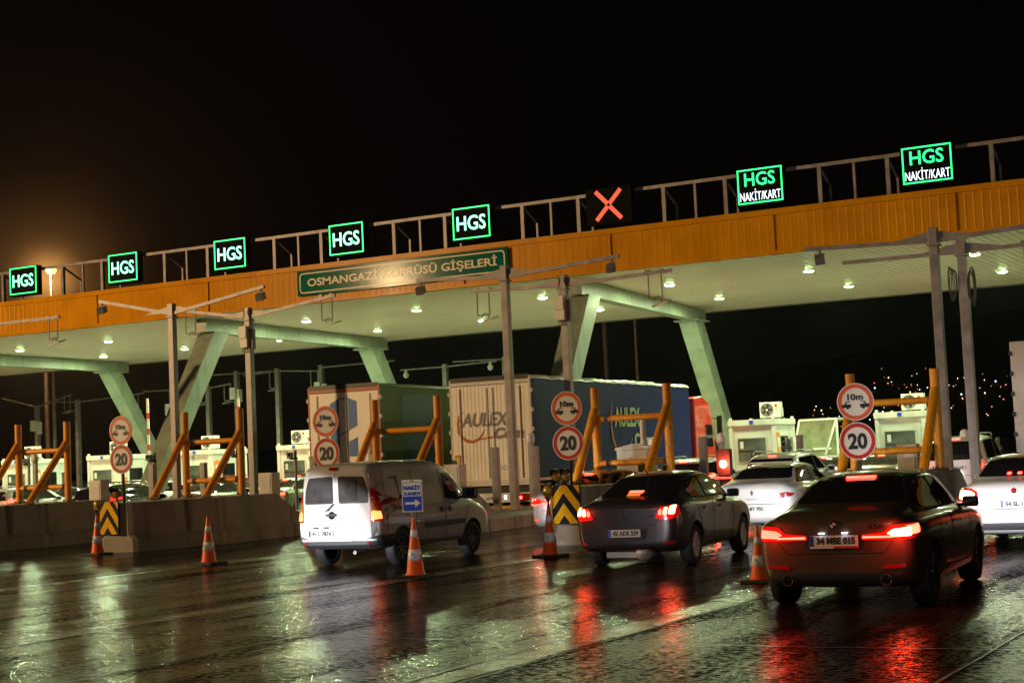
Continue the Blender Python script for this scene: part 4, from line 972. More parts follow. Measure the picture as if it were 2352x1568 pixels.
for f, s in (('right', 1), ('left', -1)):
    decal(bv, f, [[(.33 + ay + .28, .985), (1.28 + ay, 1.30), (1.75 + ay, 1.375), (2.2 + ay, 1.395), (2.7 + ay, 1.36), (3.32 + ay, 1.04), (3.30 + ay, .99)]], .004, 'window_surround', M['seam'], bm_, .03)
    decal(bv, f, [[(.95 + ay, 1.02), (1.32 + ay, 1.27), (1.86 + ay, 1.345), (1.90 + ay, 1.01)]], .009, 'side_window', M['glass'], bm_, .03)
    decal(bv, f, [[(1.98 + ay, 1.01), (1.96 + ay, 1.35), (2.2 + ay, 1.355), (2.68 + ay, 1.32), (3.12 + ay, 1.04), (3.1 + ay, 1.0)]], .009, 'side_window', M['glass'], bm_, .03)
    decal(bv, f, stroke([(1.93 + ay, .96), (1.93 + ay, .45), (1.98 + ay, .30), (3.0 + ay, .30), (3.12 + ay, .55), (3.08 + ay, .93)], .012) + stroke([(1.2 + ay, .92), (1.22 + ay, .75), (1.3 + ay, .5), (1.5 + ay, .32), (1.98 + ay, .30)], .012), .003, 'door_seam', M['seam'], bm_)
    for yy in (1.45, 2.35): decal(bv, f, [[(yy + ay, .80), (yy + .2 + ay, .81), (yy + .2 + ay, .835), (yy + ay, .83)]], .02, 'door_handle', pb, bm_, .01)
    decal(bv, f, [[(1.28 + ay, .27), (3.15 + ay, .26), (3.12 + ay, .33), (1.8 + ay, .36), (1.3 + ay, .32)]], .02, 'sill_trim', pb, bm_, .02)
    mirror(bm_, 3.0 + ay, 1.0, .82, M['black'], s, .85)
for s in (1, -1):
    P = lambda q: q if s > 0 else mir(q)
    tl = decal(bv, 'rear', [P([(.29, .74), (.29, .795), (.53, .815), (.60, .885), (.83, .90), (.84, .75), (.80, .738)])], .010, 'taillight', M['litlens'], bm_, .02, .04)
    decal(bv, 'rear', [P([(.31, .758), (.62, .758), (.62, .777), (.31, .777)])], .018, 'light_bar', M['brake2'], tl, 0, .04)
    decal(bv, 'rear', [P([(.56, .80), (.63, .845), (.80, .86), (.805, .77), (.62, .765), (.60, .79)])], .018, 'brake_light', M['brakew'] if s > 0 else M['brake'], tl, .02, .04)
    if s > 0: decal(bv, 'right', [[(.02 + ay, .78), (.02 + ay, .87), (.22 + ay, .89), (.20 + ay, .80)]], .012, 'lamp_side', M['brake2'], tl, .02, .04)
    decal(bv, 'rear', [P([(.50, .43), (.75, .45), (.73, .485), (.50, .465)])], .010, 'bumper_reflector', M['redlens'], bm_, .01)
    m = MB(); m.lathe([(.048, .05), (.048, -.02), (.058, -.03), (.064, -.02), (.064, .05)], (s * .53, .02 + ay, .315), 'y', 20); m.build('exhaust_tip', M['darkalloy'], bm_)
    vlamp(bm_, (s * .70, -.12 + ay, .81), 13 if s > 0 else 6)
decal(bv, 'rear', stroke([(-.60, .70), (-.52, .60), (.52, .60), (.60, .70)], .010) + stroke([(.60, .70), (.64, .75)], .010) + stroke([(-.60, .70), (-.64, .75)], .010), .003, 'boot_seam', M['seam'], bm_)
decal(bv, 'rear', [[(-.66, .40), (.66, .40), (.62, .27), (-.62, .27)]], .006, 'diffuser', M['trim'], bm_, .04)
decal(bv, 'rear', [[(-.33, .80), (.33, .80), (.31, .645), (-.31, .645)]], .004, 'plate_recess', M['seam'], bm_, .03)
pl = plate(bm_, 0, -.012 + ay, .735, '34 MBE 015', .52, .115, lit=True)
m = MB(); m.b2(-.26, .0, -.025 + ay, -.012 + ay, .655, .675); m.build('dealer_strip', M['offwhite'], pl); m = MB(); m.b2(0.001, .26, -.025 + ay, -.012 + ay, .655, .675); m.build('dealer_strip', M['redsign'], pl)
bd = MB(); bd.lathe([(.0, -.012), (.041, -.01), (.045, .0), (.045, .02)], (0, .00 + ay, .90), 'y', 24); bd = bd.build('badge', M['black'], bm_)
m = MB()
for a0 in (0, math.pi):
    pts = [(0, 0)] + [(.03 * math.cos(a0 + t), .03 * math.sin(a0 + t)) for t in np.linspace(0, math.pi / 2, 6)]
    m.prism([(a, .90 + b) for a, b in pts], -.016 + ay, -.012 + ay)
m.build('badge_quarters', M['offwhite'], bd)
m = MB(); m.lathe([(.034, -.0135), (.042, -.0135)], (0, .00 + ay, .90), 'y', 24, False); m.build('badge_ring', M['chrome'], bd)
at(text('320i', .05, .17, .004), (.46, -.005 + ay, .875)).build('badge_lettering', M['chrome'], bm_)
m = MB(); m.prism([(.0, 0), (.05, 0), (.0, .06)], -.012, .012, 'xz'); 
headlights(bm_, 3.9, .65, .62, 500)

# --- dark grey sedan with alloy wheels
SP = [(.0, .38, .62, .68, .84, .56, .92, .56), (.05, .28, .72, .79, .92, .66, 1.0, .62), (.22, .24, .77, .85, .97, .70, 1.06, .64), (.55, .22, .79, .87, .985, .715, 1.095, .62), (.98, .2, .79, .874, .985, .725, 1.30, .585),
      (1.45, .2, .79, .874, .98, .73, 1.43, .555), (2.05, .2, .79, .874, .975, .73, 1.468, .555), (2.6, .2, .79, .874, .965, .73, 1.43, .56), (3.05, .2, .79, .87, .95, .72, 1.23, .6), (3.5, .2, .79, .87, .93, .70, 1.02, .62),
      (3.95, .21, .78, .86, .85, .67, .93, .6), (4.28, .25, .70, .79, .72, .58, .80, .48), (4.44, .36, .5, .6, .62, .45, .68, .38)]
pp = paint('graphite', (.036, .032, .034), .4, .3)
pg, pv = car('sedan', 'dark grey sedan with silver wheels beside the chevron board, plate 42 ADS 339', SP, (-10.45, 23.2, 0), .08, pp, (.92, 3.57), .31, .20, .874)
ay = -.92
decal(pv, 'rear', [[(-.60, 1.10), (.60, 1.10), (.46, 1.40), (-.46, 1.40)]], .006, 'rear_window', M['glass'], pg, .05)
decal(pv, 'rear', [[(-.115, 1.135), (.115, 1.135), (.115, 1.165), (-.115, 1.165)]], .02, 'high_brake_light', M['brake'], pg, 0)
decal(pv, 'rear', [[(-.105, 1.095), (.105, 1.095), (.105, 1.12), (-.105, 1.12)]], .02, 'brake_light_reflection', emat('dim_orange', (1, .22, .03), 1.3), pg, 0)  # glowing decal painted as the brake light mirrored in the window
for f, s in (('right', 1), ('left', -1)):
    decal(pv, f, [[(.60 + ay, 1.02), (1.15 + ay, 1.33), (1.65 + ay, 1.405), (2.1 + ay, 1.42), (2.55 + ay, 1.38), (3.15 + ay, 1.08), (3.15 + ay, 1.01)]], .004, 'window_surround', M['seam'], pg, .03)
    decal(pv, f, [[(.98 + ay, 1.05), (1.2 + ay, 1.29), (1.76 + ay, 1.37), (1.80 + ay, 1.04)]], .009, 'side_window', M['glass'], pg, .03)
    decal(pv, f, [[(1.88 + ay, 1.04), (1.86 + ay, 1.375), (2.1 + ay, 1.38), (2.53 + ay, 1.34), (2.98 + ay, 1.06), (2.95 + ay, 1.03)]], .009, 'side_window', M['glass'], pg, .03)
    decal(pv, f, stroke([(1.84 + ay, .99), (1.84 + ay, .45), (1.9 + ay, .30), (2.85 + ay, .30), (2.98 + ay, .6), (2.95 + ay, .97)], .012) + stroke([(1.05 + ay, .97), (1.12 + ay, .75), (1.3 + ay, .42), (1.45 + ay, .31), (1.9 + ay, .30)], .012), .003, 'door_seam', M['seam'], pg)
    for yy in (1.35, 2.2): decal(pv, f, [[(yy + ay, .84), (yy + .2 + ay, .85), (yy + .2 + ay, .88), (yy + ay, .87)]], .022, 'door_handle', pp, pg, .01)
    decal(pv, f, [[(1.28 + ay, .48), (3.0 + ay, .48), (3.0 + ay, .52), (1.28 + ay, .52)]], .008, 'side_moulding', pp, pg, .01)
    mirror(pg, 2.85 + ay, 1.04, .78, M['black'], s, .9)
for s in (1, -1):
    P = lambda q: q if s > 0 else mir(q)
    tl = decal(pv, 'rear', [P([(.50, .76), (.58, .93), (.80, .96), (.84, .80), (.74, .74)])], .010, 'taillight', M['litlens'], pg, .03, .04)
    for k, (x0, x1, zb, zt_) in enumerate(((.555, .61, .81, .89), (.63, .69, .815, .915), (.71, .79, .82, .94))):
        decal(pv, 'rear', [P([(x0, zb), (x0 + .01, zt_), (x1, zt_ + .01), (x1 - .005, zb)])], .018, 'brake_light', M['brakew'] if k > 0 else M['brake'], tl, .025, .04)
    vlamp(pg, (s * .68, -.12 + ay, .87), 5)
    decal(pv, 'rear', [P([(.62, .36), (.78, .38), (.77, .42), (.62, .40)])], .008, 'bumper_reflector', M['redlens'], pg, .01)
decal(pv, 'rear', stroke([(-.56, .78), (-.50, .66), (.50, .66), (.56, .78)], .012), .003, 'boot_seam', M['seam'], pg)
decal(pv, 'rear', [[(-.55, 1.0), (.55, 1.0), (.56, .985), (-.56, .985)]], .008, 'boot_lip', pp, pg)
decal(pv, 'rear', [[(-.38, .62), (.38, .62), (.33, .44), (-.33, .44)]], .004, 'plate_recess', M['seam'], pg, .03)
plate(pg, .0, -.012 + ay, .545, '42 ADS 339', .52, .115, mat('dim_plate', (.42, .36, .30), .5))
decal(pv, 'rear', [[(-.58, .335), (.58, .335), (.62, .30), (-.62, .30)]], .016, 'chrome_strip', M['chrome'], pg, .01)
m = MB(); m.prism([(-.02, .805), (.0, .86), (.02, .805), (.05, .80), (.012, .89), (-.012, .89), (-.05, .80)], -.012 + ay, -.004 + ay); m.build('badge', M['chrome'], pg)
at(text('301', .03, .09, .004), (.42, -.004 + ay, .80)).build('badge_lettering', M['chrome'], pg)
m = MB(); m.bar((.0, 1.25 + ay, 1.36), (-.06, 1.1 + ay, 1.62), .012); m.build('aerial', M['black'], pg)
m = MB(); m.b2(-.35, .35, .1 + ay, .6 + ay, .17, .26); m.lathe([(.0, 0), (.11, .02), (.11, .5), (0, .52)], (.25, .05 + ay, .24), 'y', 14); m.build('exhaust_silencer', M['galv'], pg)
headlights(pg, 3.55, .68, .58, 260)

# --- white panel van
SV = [(.0, .42, .72, .77, .98, .745, 1.68, .60), (.04, .36, .78, .83, 1.00, .79, 1.77, .67), (.22, .31, .80, .858, 1.02, .82, 1.825, .70), (1.0, .29, .80, .86, 1.03, .825, 1.845, .70), (1.9, .29, .80, .86, 1.03, .82, 1.845, .70), (2.45, .28, .80, .86, 1.03, .81, 1.80, .69),
      (2.85, .28, .80, .86, 1.03, .79, 1.65, .67), (3.2, .28, .80, .858, 1.02, .77, 1.38, .66), (3.5, .28, .80, .85, .99, .74, 1.13, .66), (3.95, .29, .78, .84, .90, .70, .98, .6), (4.15, .32, .70, .78, .74, .62, .84, .5), (4.26, .40, .55, .62, .62, .5, .70, .4)]
pw = paint('van_white', (.55, .54, .53), .0, .35)
vn, vv = car('van', 'white panel van with twin rear doors, lit white from behind', SV, (-16.22, 23.75, 0), .025, pw, (.80, 3.38), .31, .20, .865, cover=True, dark=True, cat='van')
ay = -.80
# rear doors: pillars, glass, lamps
for s in (-1, 1):
    P = lambda q: q if s > 0 else mir(q)
    d = decal(vv, 'rear', [P([(.012, .50), (.012, 1.70), (.60, 1.68), (.68, 1.25), (.695, .50)])], .004, 'rear_door', pw, vn, .05, .08)
    decal(vv, 'rear', [P([(.055, 1.12), (.055, 1.60), (.565, 1.58), (.645, 1.35), (.665, 1.12)])], .008, 'window_surround', M['black'], d, .05, .07)
    decal(vv, 'rear', [P([(.075, 1.15), (.075, 1.575), (.52, 1.56), (.53, 1.15)] if s < 0 else [(.075, 1.15), (.075, 1.575), (.43, 1.56), (.44, 1.15)])], .013, 'door_glass', mat('steamy_glass', (.055, .05, .05), .12, spec=.7, noise=.3, nscale=5), d, .04, .07)
    decal(vv, 'rear', [P([(.69, .50), (.69, 1.62), (.78, 1.55), (.86, .5)])], .003, 'corner_pillar', M['black'] if s > 0 else pw, vn, .02, .07)
    tl = decal(vv, 'rear', [P([(.70, .80), (.70, 1.36), (.76, 1.32), (.83, 1.1), (.85, .80)])], .012, 'taillight', M['redlens'], vn, .03, .05)
    decal(vv, 'rear', [P([(.71, .83), (.71, .98), (.80, .98), (.82, .83)])], .02, 'brake_light', emat('van_tail_orange', (1, .16, .04), 5), tl, .03, .04)
    decal(vv, 'rear', [P([(.71, 1.0), (.71, 1.16), (.79, 1.16), (.80, 1.0)])], .018, 'indicator_lens', M['amber'], tl, .02, .05)
    if s > 0: decal(vv, 'right', [[(.03 + ay, .82), (.03 + ay, 1.38), (.14 + ay, 1.30), (.17 + ay, .82)]], .012, 'lamp_side', M['redlens'], tl, .02, .05); decal(vv, 'right', [[(.04 + ay, .84), (.04 + ay, .97), (.12 + ay, .97), (.14 + ay, .84)]], .018, 'brake_light', MATS['van_tail_orange'], tl, .02, .05)
    vlamp(vn, (s * .86, -.14 + ay, .9), 1.0)
decal(vv, 'rear', [[(-.84, .30), (.84, .30), (.84, .47), (-.84, .47)]], .03, 'rear_bumper', M['trim'], vn, .04, .07)
for s in (-1, 1):
    decal(vv, 'rear', [[(s * .66 - .025, .41), (s * .66 + .025, .41), (s * .66 + .025, .45), (s * .66 - .025, .45)]], .042, 'bumper_reflector', M['redlens'], vn)
decal(vv, 'rear', [[(-.13, 1.70), (.03, 1.70), (.03, 1.75), (-.13, 1.75)]], .02, 'high_brake_light', M['redlens'], vn, .01)
m = MB(); m.bar((-.03, -.05 + ay, 1.12), (-.19, -.05 + ay, .99), .018); m.build('wiper', M['black'], vn)
m = MB(); m.lathe([(.0, -.06), (.05, -.05), (.07, -.02), (.075, .03)], (-.10, .01 + ay, .92), 'y', 20); m.b2(-.20, .0, -.045 + ay, .02 + ay, .905, .945); m.build('door_latch', M['black'], vn)
for x in (-.44, -.22):
    m = MB(); m.b2(x - .05, x + .05, -.02 + ay, .02 + ay, .695, .72); m.build('plate_lamp_housing', M['black'], vn)
plate(vn, -.33, -.018 + ay, .605, '41 L 7874', .50, .115)
for f, s in (('right', 1), ('left', -1)):
    decal(vv, f, [[(2.38 + ay, 1.10), (2.42 + ay, 1.58), (2.75 + ay, 1.56), (3.12 + ay, 1.28), (3.26 + ay, 1.08), (2.9 + ay, 1.05)]], .006, 'window_surround', M['black'], vn, .04)
    decal(vv, f, [[(2.43 + ay, 1.12), (2.47 + ay, 1.53), (2.72 + ay, 1.51), (3.06 + ay, 1.26), (3.18 + ay, 1.10), (2.9 + ay, 1.08)]], .012, 'side_window', M['glass'], vn, .03)
    decal(vv, f, stroke([(2.32 + ay, 1.65), (2.34 + ay, .50), (2.38 + ay, .36), (3.0 + ay, .36), (3.08 + ay, .7), (3.3 + ay, 1.0)], .012) + stroke([(1.28 + ay, 1.66), (1.27 + ay, .62), (1.4 + ay, .38), (2.35 + ay, .36)], .012) + stroke([(.35 + ay, 1.68), (.33 + ay, 1.0), (.32 + ay, .62)], .010) + stroke([(.35 + ay, 1.12), (1.27 + ay, 1.12)], .008), .003, 'door_seam', M['seam'], vn)
    decal(vv, f, [[(.55 + ay, .98), (1.28 + ay, .98), (1.28 + ay, 1.025), (.55 + ay, 1.025)]], .008, 'sliding_rail', M['black'], vn, .01)
    decal(vv, f, [[(1.55 + ay, .60), (3.04 + ay, .60), (3.04 + ay, .70), (1.55 + ay, .70)]], .018, 'side_moulding', M['black'], vn, .02)
    for yy in (2.17, 2.46): decal(vv, f, [[(yy - .08 + ay, .90), (yy + ay, .84), (yy + .08 + ay, .90), (yy + ay, .97)]], .024, 'door_handle', M['black'], vn, .03)
    decal(vv, f, [[(-.02 + ay, .32), (.50 + ay, .32), (.55 + ay, .50), (.48 + ay, .56), (.02 + ay, .56)]], .02, 'bumper_corner', M['trim'], vn, .04)
    mirror(vn, 3.05 + ay, 1.16, .80, M['black'], s, 1.35)
m = MB(); m.cyl((.35, .0 + ay, .27), (.35, .3 + ay, .27), .035, n=12); m.build('exhaust_pipe', M['galv'], vn)
headlights(vn, 3.45, .72, .58, 260)

# --- generic cars for the queue
def gen_spec(L, W, H, kind='sedan', zsh=.95):
    w = W / 2; k = 1.0
    if kind == 'sedan':
        return [(.0, .38, w * .70, w * .78, zsh - .12, w * .66, zsh - .05, w * .62), (.05, .28, w * .84, w * .91, zsh - .04, w * .76, zsh + .04, w * .7), (.22, .24, w * .88, w * .975, zsh, w * .8, zsh + .10, w * .72), (.6, .22, w * .9, w, zsh + .01, w * .82, zsh + .13, w * .70),
                (1.0, .2, w * .9, w, zsh + .01, w * .83, zsh + .32, w * .66), (1.5, .2, w * .9, w, zsh, w * .83, H - .04, w * .63), (2.1, .2, w * .9, w, zsh, w * .83, H, w * .63), (2.7, .2, w * .9, w, zsh - .01, w * .83, H - .05, w * .64), (3.15, .2, w * .9, w, zsh - .02, w * .82, H - .24, w * .68), (3.6, .2, w * .9, w, zsh - .04, w * .8, H - .44, w * .7),
                (L - .5, .22, w * .88, w * .97, zsh - .12, w * .76, zsh - .06, w * .66), (L - .15, .26, w * .78, w * .88, zsh - .25, w * .64, zsh - .16, w * .5), (L, .36, w * .55, w * .66, zsh - .35, w * .5, zsh - .28, w * .4)]
    return [(.0, .40, w * .74, w * .82, zsh, w * .76, zsh + .30, w * .66), (.06, .32, w * .86, w * .94, zsh + .02, w * .84, H - .20, w * .68), (.35, .27, w * .9, w * .99, zsh + .03, w * .86, H - .05, w * .70), (1.1, .25, w * .9, w, zsh + .03, w * .87, H - .005, w * .70), (1.9, .25, w * .9, w, zsh + .02, w * .87, H, w * .70), (2.5, .25, w * .9, w, zsh + .01, w * .86, H - .05, w * .70),
            (3.0, .25, w * .9, w, zsh, w * .85, H - .24, w * .72), (3.45, .25, w * .9, w, zsh - .02, w * .82, zsh + .12, w * .74), (L - .5, .26, w * .88, w * .96, zsh - .1, w * .76, zsh - .03, w * .66), (L - .12, .3, w * .78, w * .86, zsh - .25, w * .64, zsh - .15, w * .5), (L, .38, w * .55, w * .66, zsh - .35, w * .5, zsh - .28, w * .4)]
def queue_car(label, L, W, H, kind, loc, hd, pnt, lampcol='brake', zsh=.95, lamps=None, hb=True, txt=None, extra=None, glow=2., lit_plate=False, hl=False):
    sp = gen_spec(L, W, H, kind, zsh); w = W / 2
    r, bv = car('sedan' if kind == 'sedan' else 'estate_car', label, sp, loc, hd, pnt, (.85, .85 + .60 * L), .31, .2, w, cover=True)
    ay = -.85; z0 = zsh
    if kind == 'sedan':
        decal(bv, 'rear', [[(-w * .70, z0 + .15), (w * .70, z0 + .15), (w * .54, H - .075), (-w * .54, H - .075)]], .006, 'rear_window', M['glass'], r, .05)
        win = [(.7 + ay, z0 + .06), (1.25 + ay, H - .14), (1.8 + ay, H - .08), (2.5 + ay, H - .09), (3.25 + ay, z0 + .07)]
    else:
        decal(bv, 'rear', [[(-w * .78, z0 + .08), (w * .78, z0 + .08), (w * .64, H - .16), (-w * .64, H - .16)]], .006, 'rear_window', M['glass'], r, .06)
        win = [(.35 + ay, z0 + .1), (.5 + ay, H - .16), (1.8 + ay, H - .12), (2.4 + ay, H - .14), (3.1 + ay, z0 + .08)]
    for f, s in (('right', 1), ('left', -1)):
        decal(bv, f, [win], .006, 'side_window', M['glass'], r, .06)
        x1 = 1.85 + ay
        decal(bv, f, [[(x1, z0 + .03), (x1 + .06, z0 + .03), (x1 + .04, H - .09), (x1 - .02, H - .09)]], .012, 'door_pillar', M['seam'], r)
        decal(bv, f, stroke([(x1 + .03, z0), (x1 + .03, .34), (x1 + 1.0, .34), (x1 + 1.1, z0 - .02)], .012), .003, 'door_seam', M['seam'], r)
        mirror(r, 2.9 + ay, z0 + .07, w * .88, pnt, s, 1.05)
    lm = lamps or ([(w * .52, z0 - .16), (w * .56, z0 - .02), (w * .90, z0 - .01), (w * .94, z0 - .14)] if kind == 'sedan' else [(w * .80, z0 - .05), (w * .80, z0 + .18), (w * .90, z0 + .16), (w * .96, z0 - .05)])
    for s in (1, -1):
        q = lm if s > 0 else mir(lm)
        tl = decal(bv, 'rear', [q], .012, 'taillight', M['redlens'], r, .03, .05)
        cx_, cz_ = sum(a for a, b in q) / len(q), sum(b for a, b in q) / len(q)
        if lampcol: decal(bv, 'rear', [[(cx_ + (a - cx_) * .72, cz_ + (b - cz_) * .7) for a, b in q]], .02, 'lit_lens', M[lampcol], tl, .02, .05)
        if glow: vlamp(r, (s * abs(cx_), -.15 + ay, cz_), glow)
    if hb: decal(bv, 'rear', [[(-.10, H - .11), (.10, H - .11), (.10, H - .085), (-.10, H - .085)]], .022, 'high_brake_light', M['brake'], r)
    if txt: plate(r, 0, -.014 + ay, z0 - (.13 if kind != 'sedan' else .26), txt, .50, .11, lit=lit_plate)
    decal(bv, 'rear', stroke([(-w * .66, z0 - .34), (w * .66, z0 - .34)], .012), .003, 'boot_seam', M['seam'], r)
    if kind != 'sedan':
        for s in (-1, 1):
            m = MB(); m.tube([(s * w * .66, .5 + ay, H - .03), (s * w * .66, .65 + ay, H + .045), (s * w * .66, 2.3 + ay, H + .05), (s * w * .66, 2.45 + ay, H - .03)], .018, 6); m.build('roof_rail', pnt, r)
    if hl: headlights(r, L - .85 + .05, .62, .6, 260)
    return r, bv
wht = paint('white', (.72, .72, .72), 0, .3); gry = paint('grey', (.16, .15, .15), .3); blk = paint('black', (.012, .014, .018)); redp = paint('red', (.35, .02, .02)); grn = paint('pale_green_grey', (.30, .34, .28), .2)
# white sedan ahead of the grey one
r, bv = queue_car('white sedan queuing between the two dark sedans', 4.63, 1.81, 1.45, 'sedan', (-11.3, 31.1, 0), .06, wht, None, .98, lamps=[(.36, .77), (.42, .83), (.70, .87), (.84, .84), (.80, .78), (.55, .75)], hb=False, glow=0, hl=True)
m = MB(); m.prism([(0, .93), (.035, .865), (0, .80), (-.035, .865)], -.87, -.855); 
b_ = m.build('badge', M['chrome'], r); m = MB(); m.prism([(0, .90), (.016, .865), (0, .83), (-.016, .865)], -.875, -.8705); m.build('badge_centre', M['trim'], b_)
at(text('MEGANE', .025, .26, .003), (0, -.86, .74)).build('badge_lettering', M['chrome'], r)
plate(r, 0, -.864, .55, '34 BT 702', .5, .11)
# estate with roof rails ahead of it
queue_car('white estate car with roof rails beneath the white booth', 4.35, 1.78, 1.62, 'wagon', (-14.55, 41.3, 0), .07, wht, 'brakew', 1.05, lamps=[(.62, 1.0), (.66, 1.22), (.76, 1.22), (.84, .98)], txt='34 FG 55', glow=3)
queue_car('pale green lit saloon car ahead and right of the white estate', 4.4, 1.75, 1.46, 'sedan', tuple(ony(1888, 1100, 47)[:2]) + (0,), .07, wht, 'brake', glow=2)
# white sedan at the right edge
r, bv = queue_car('white sedan cut off by the right edge, plate beginning 34 SL', 4.56, 1.73, 1.49, 'sedan', (-5.25, 26.2, 0), .05, wht, 'brakew', .98, lamps=[(.50, .77), (.50, .92), (.60, .97), (.80, .98), (.84, .80), (.70, .75)], hb=False, txt=None, glow=4, hl=True)
for s in (-.1, .06): decal(bv, 'rear', [[(s - .035, 1.155), (s + .035, 1.155), (s + .03, 1.185), (s - .03, 1.185)]], .02, 'high_brake_light', M['brake'], r, .01, .03)
plate(r, .10, -.864, .72, '34 SL 1515', .52, .115)
m = MB(); m.lathe([(0, -.012), (.04, -.01), (.045, .02)], (0.05, -.86, .92), 'y', 20); m.build('badge', M['redlens'], r)
decal(bv, 'rear', [[(-.42, .815), (.48, .815), (.48, .84), (-.42, .84)]], .03, 'plate_grip', M['chrome'], r, .01)
decal(bv, 'rear', [[(-.75, .32), (.75, .32), (.75, .43), (-.75, .43)]], .015, 'bumper_trim', M['trim'], r, .03)
m = MB(); m.prism([(-.44, .60), (-.34, .67), (-.24, .60), (-.31, .60), (-.34, .635), (-.37, .60)], -.866, -.858); m.build('badge_arrow', M['chrome'], r)
# white people carrier beyond
queue_car('white people carrier behind the tall posts at right, rear brightly lit', 4.5, 1.85, 1.85, 'wagon', (-10.3, 44.0, 0), .06, wht, 'brake', 1.12, lamps=[(.74, .85), (.74, 1.1), (.84, 1.1), (.90, .85)], txt='34 AC 77', glow=3)
# grey sedan left of the chevron board
r, bv = queue_car('grey sedan partly hidden by the fourth chevron board, curved tail light lit', 4.63, 1.81, 1.45, 'sedan', (-15.35, 30.9, 0), .02, gry, None, .98, lamps=[(.34, .78), (.40, .83), (.70, .90), (.86, .92), (.84, .76), (.66, .74), (.5, .79)], txt='34 CDE 12', glow=3)
for s in (1, -1):
    pts = [(.34, .80), (.45, .81), (.6, .775), (.74, .76), (.84, .78)]; pts = pts if s > 0 else mir(pts)
    decal(bv, 'rear', stroke(pts, .022), .022, 'light_strip', M['brake'], r, 0, .05)
    decal(bv, 'rear', [[(s * .80 - .05, .84), (s * .80 + .04, .84), (s * .80 + .04, .90), (s * .80 - .04, .90)]], .022, 'brake_light', M['brake'], r, .01, .04)
    decal(bv, 'rear', [[(s * .70 - .06, .42), (s * .70 + .06, .43), (s * .70 + .06, .47), (s * .70 - .06, .46)]], .012, 'bumper_reflector', M['dimred'], r, .01, .04)
# distant traffic
def place(px, py, Y): return ony(px, py, Y)
for k, (px, Y, kind, pn, lc, s) in enumerate((
    (240, 42.0, 'wagon', blk, 'dimred', 'black estate car passing behind the leftmost islands'),
    (450, 47.5, 'sedan', grn, None, 'pale grey car seen between the struts of the second portal'),
    (570, 52.0, 'sedan', redp, 'brake', 'red lit car behind the second orange portal'),
    (640, 49.0, 'sedan', grn, 'brake', 'green grey car left of the white van'),
    (15, 47.0, 'wagon', wht, 'brake', 'white car cut off by the left edge'),
    (1585, 44.0, 'wagon', grn, 'brake', 'green grey car showing its roof above the dark grey sedan'),
    (95, 52.0, 'sedan', gry, 'brake', 'grey car with lit tail lights behind the leftmost portal'),
    (335, 55.0, 'wagon', wht, 'brake', 'white car queuing beside the striped barrier arm'),
    (505, 58.0, 'wagon', redp, 'brake', 'dark red car at the booth behind the second portal'),
    (1925, 70.0, 'wagon', gry, 'brakew', 'car with bright tail lights beyond the glazed screen'),
    (2200, 36.5, 'sedan', grn, None, 'grey car showing only its roof above the dark bronze sedan'),
    (2095, 92.0, 'wagon', redp, 'brakew', 'distant dark red car beyond the glazed shelter'),
    (2160, 98.0, 'sedan', gry, 'brake', 'distant car with lit tail lights right of the 20 sign'),
    (700, 60.0, 'wagon', blk, 'brake', 'dark car at the booth left of the van roof'))):
    P = place(px, 1100, Y)
    if k == 10: P = place(2020, 1100, 47.0)
    queue_car(s, 4.4, 1.78, 1.46 if kind == 'sedan' else 1.55, kind, (P[0], P[1], 0), RZ, pn, lc, glow=1.5 if lc else 0)
# distant coach
P = ony(2050, 1000, 110); r = T('coach', 'distant dark coach with two red lights high on its back', 'coach', (P[0], 110, 0), RZ)
m = MB(); m.b2(-1.25, 1.25, 0, 11, .4, 3.5); m.build('body', blk, r, .08); m = MB(); m.b2(-1.1, 1.1, -.03, .0, 1.9, 3.1); m.build('rear_window', M['glass'], r)
for s in (-1, 1): m = MB(); m.b2(s * 1.05 - .1, s * 1.05 + .1, -.06, -.02, 3.2, 3.35); m.build('marker_light', M['brake'], r)
m = MB(); m.b2(-1.0, 1.0, .02, .3, .25, .6); m.build('bumper', M['offwhite'], r)

# white light on the backs of the queue comes from the headlights of cars following outside the picture
lamp('SPOT', 'headlight_or_fill_beam', (-17.5, 15.2, .68), 3200, (.93, .96, 1), .04, aim=(-16.75, 23, .42), angle=19, blend=.3)
lamp('SPOT', 'headlight_or_fill_beam', (-16.3, 15.0, .68), 2400, (.93, .96, 1), .04, aim=(-16.3, 23, .42), angle=17, blend=.3)

lamp('SPOT', 'headlight_or_fill_beam', (-8.2, 5.0, .7), 3000, (.9, .94, 1), .05, aim=(-10.5, 22.5, .35), angle=11, blend=.5)

lamp('SPOT', 'headlight_or_fill_beam', (-9.5, 6.0, .7), 900, (.9, .94, 1), .05, aim=(-13.0, 20.8, .9), angle=9, blend=.6)  # unseen fill spot added to brighten the cone and its payment sign
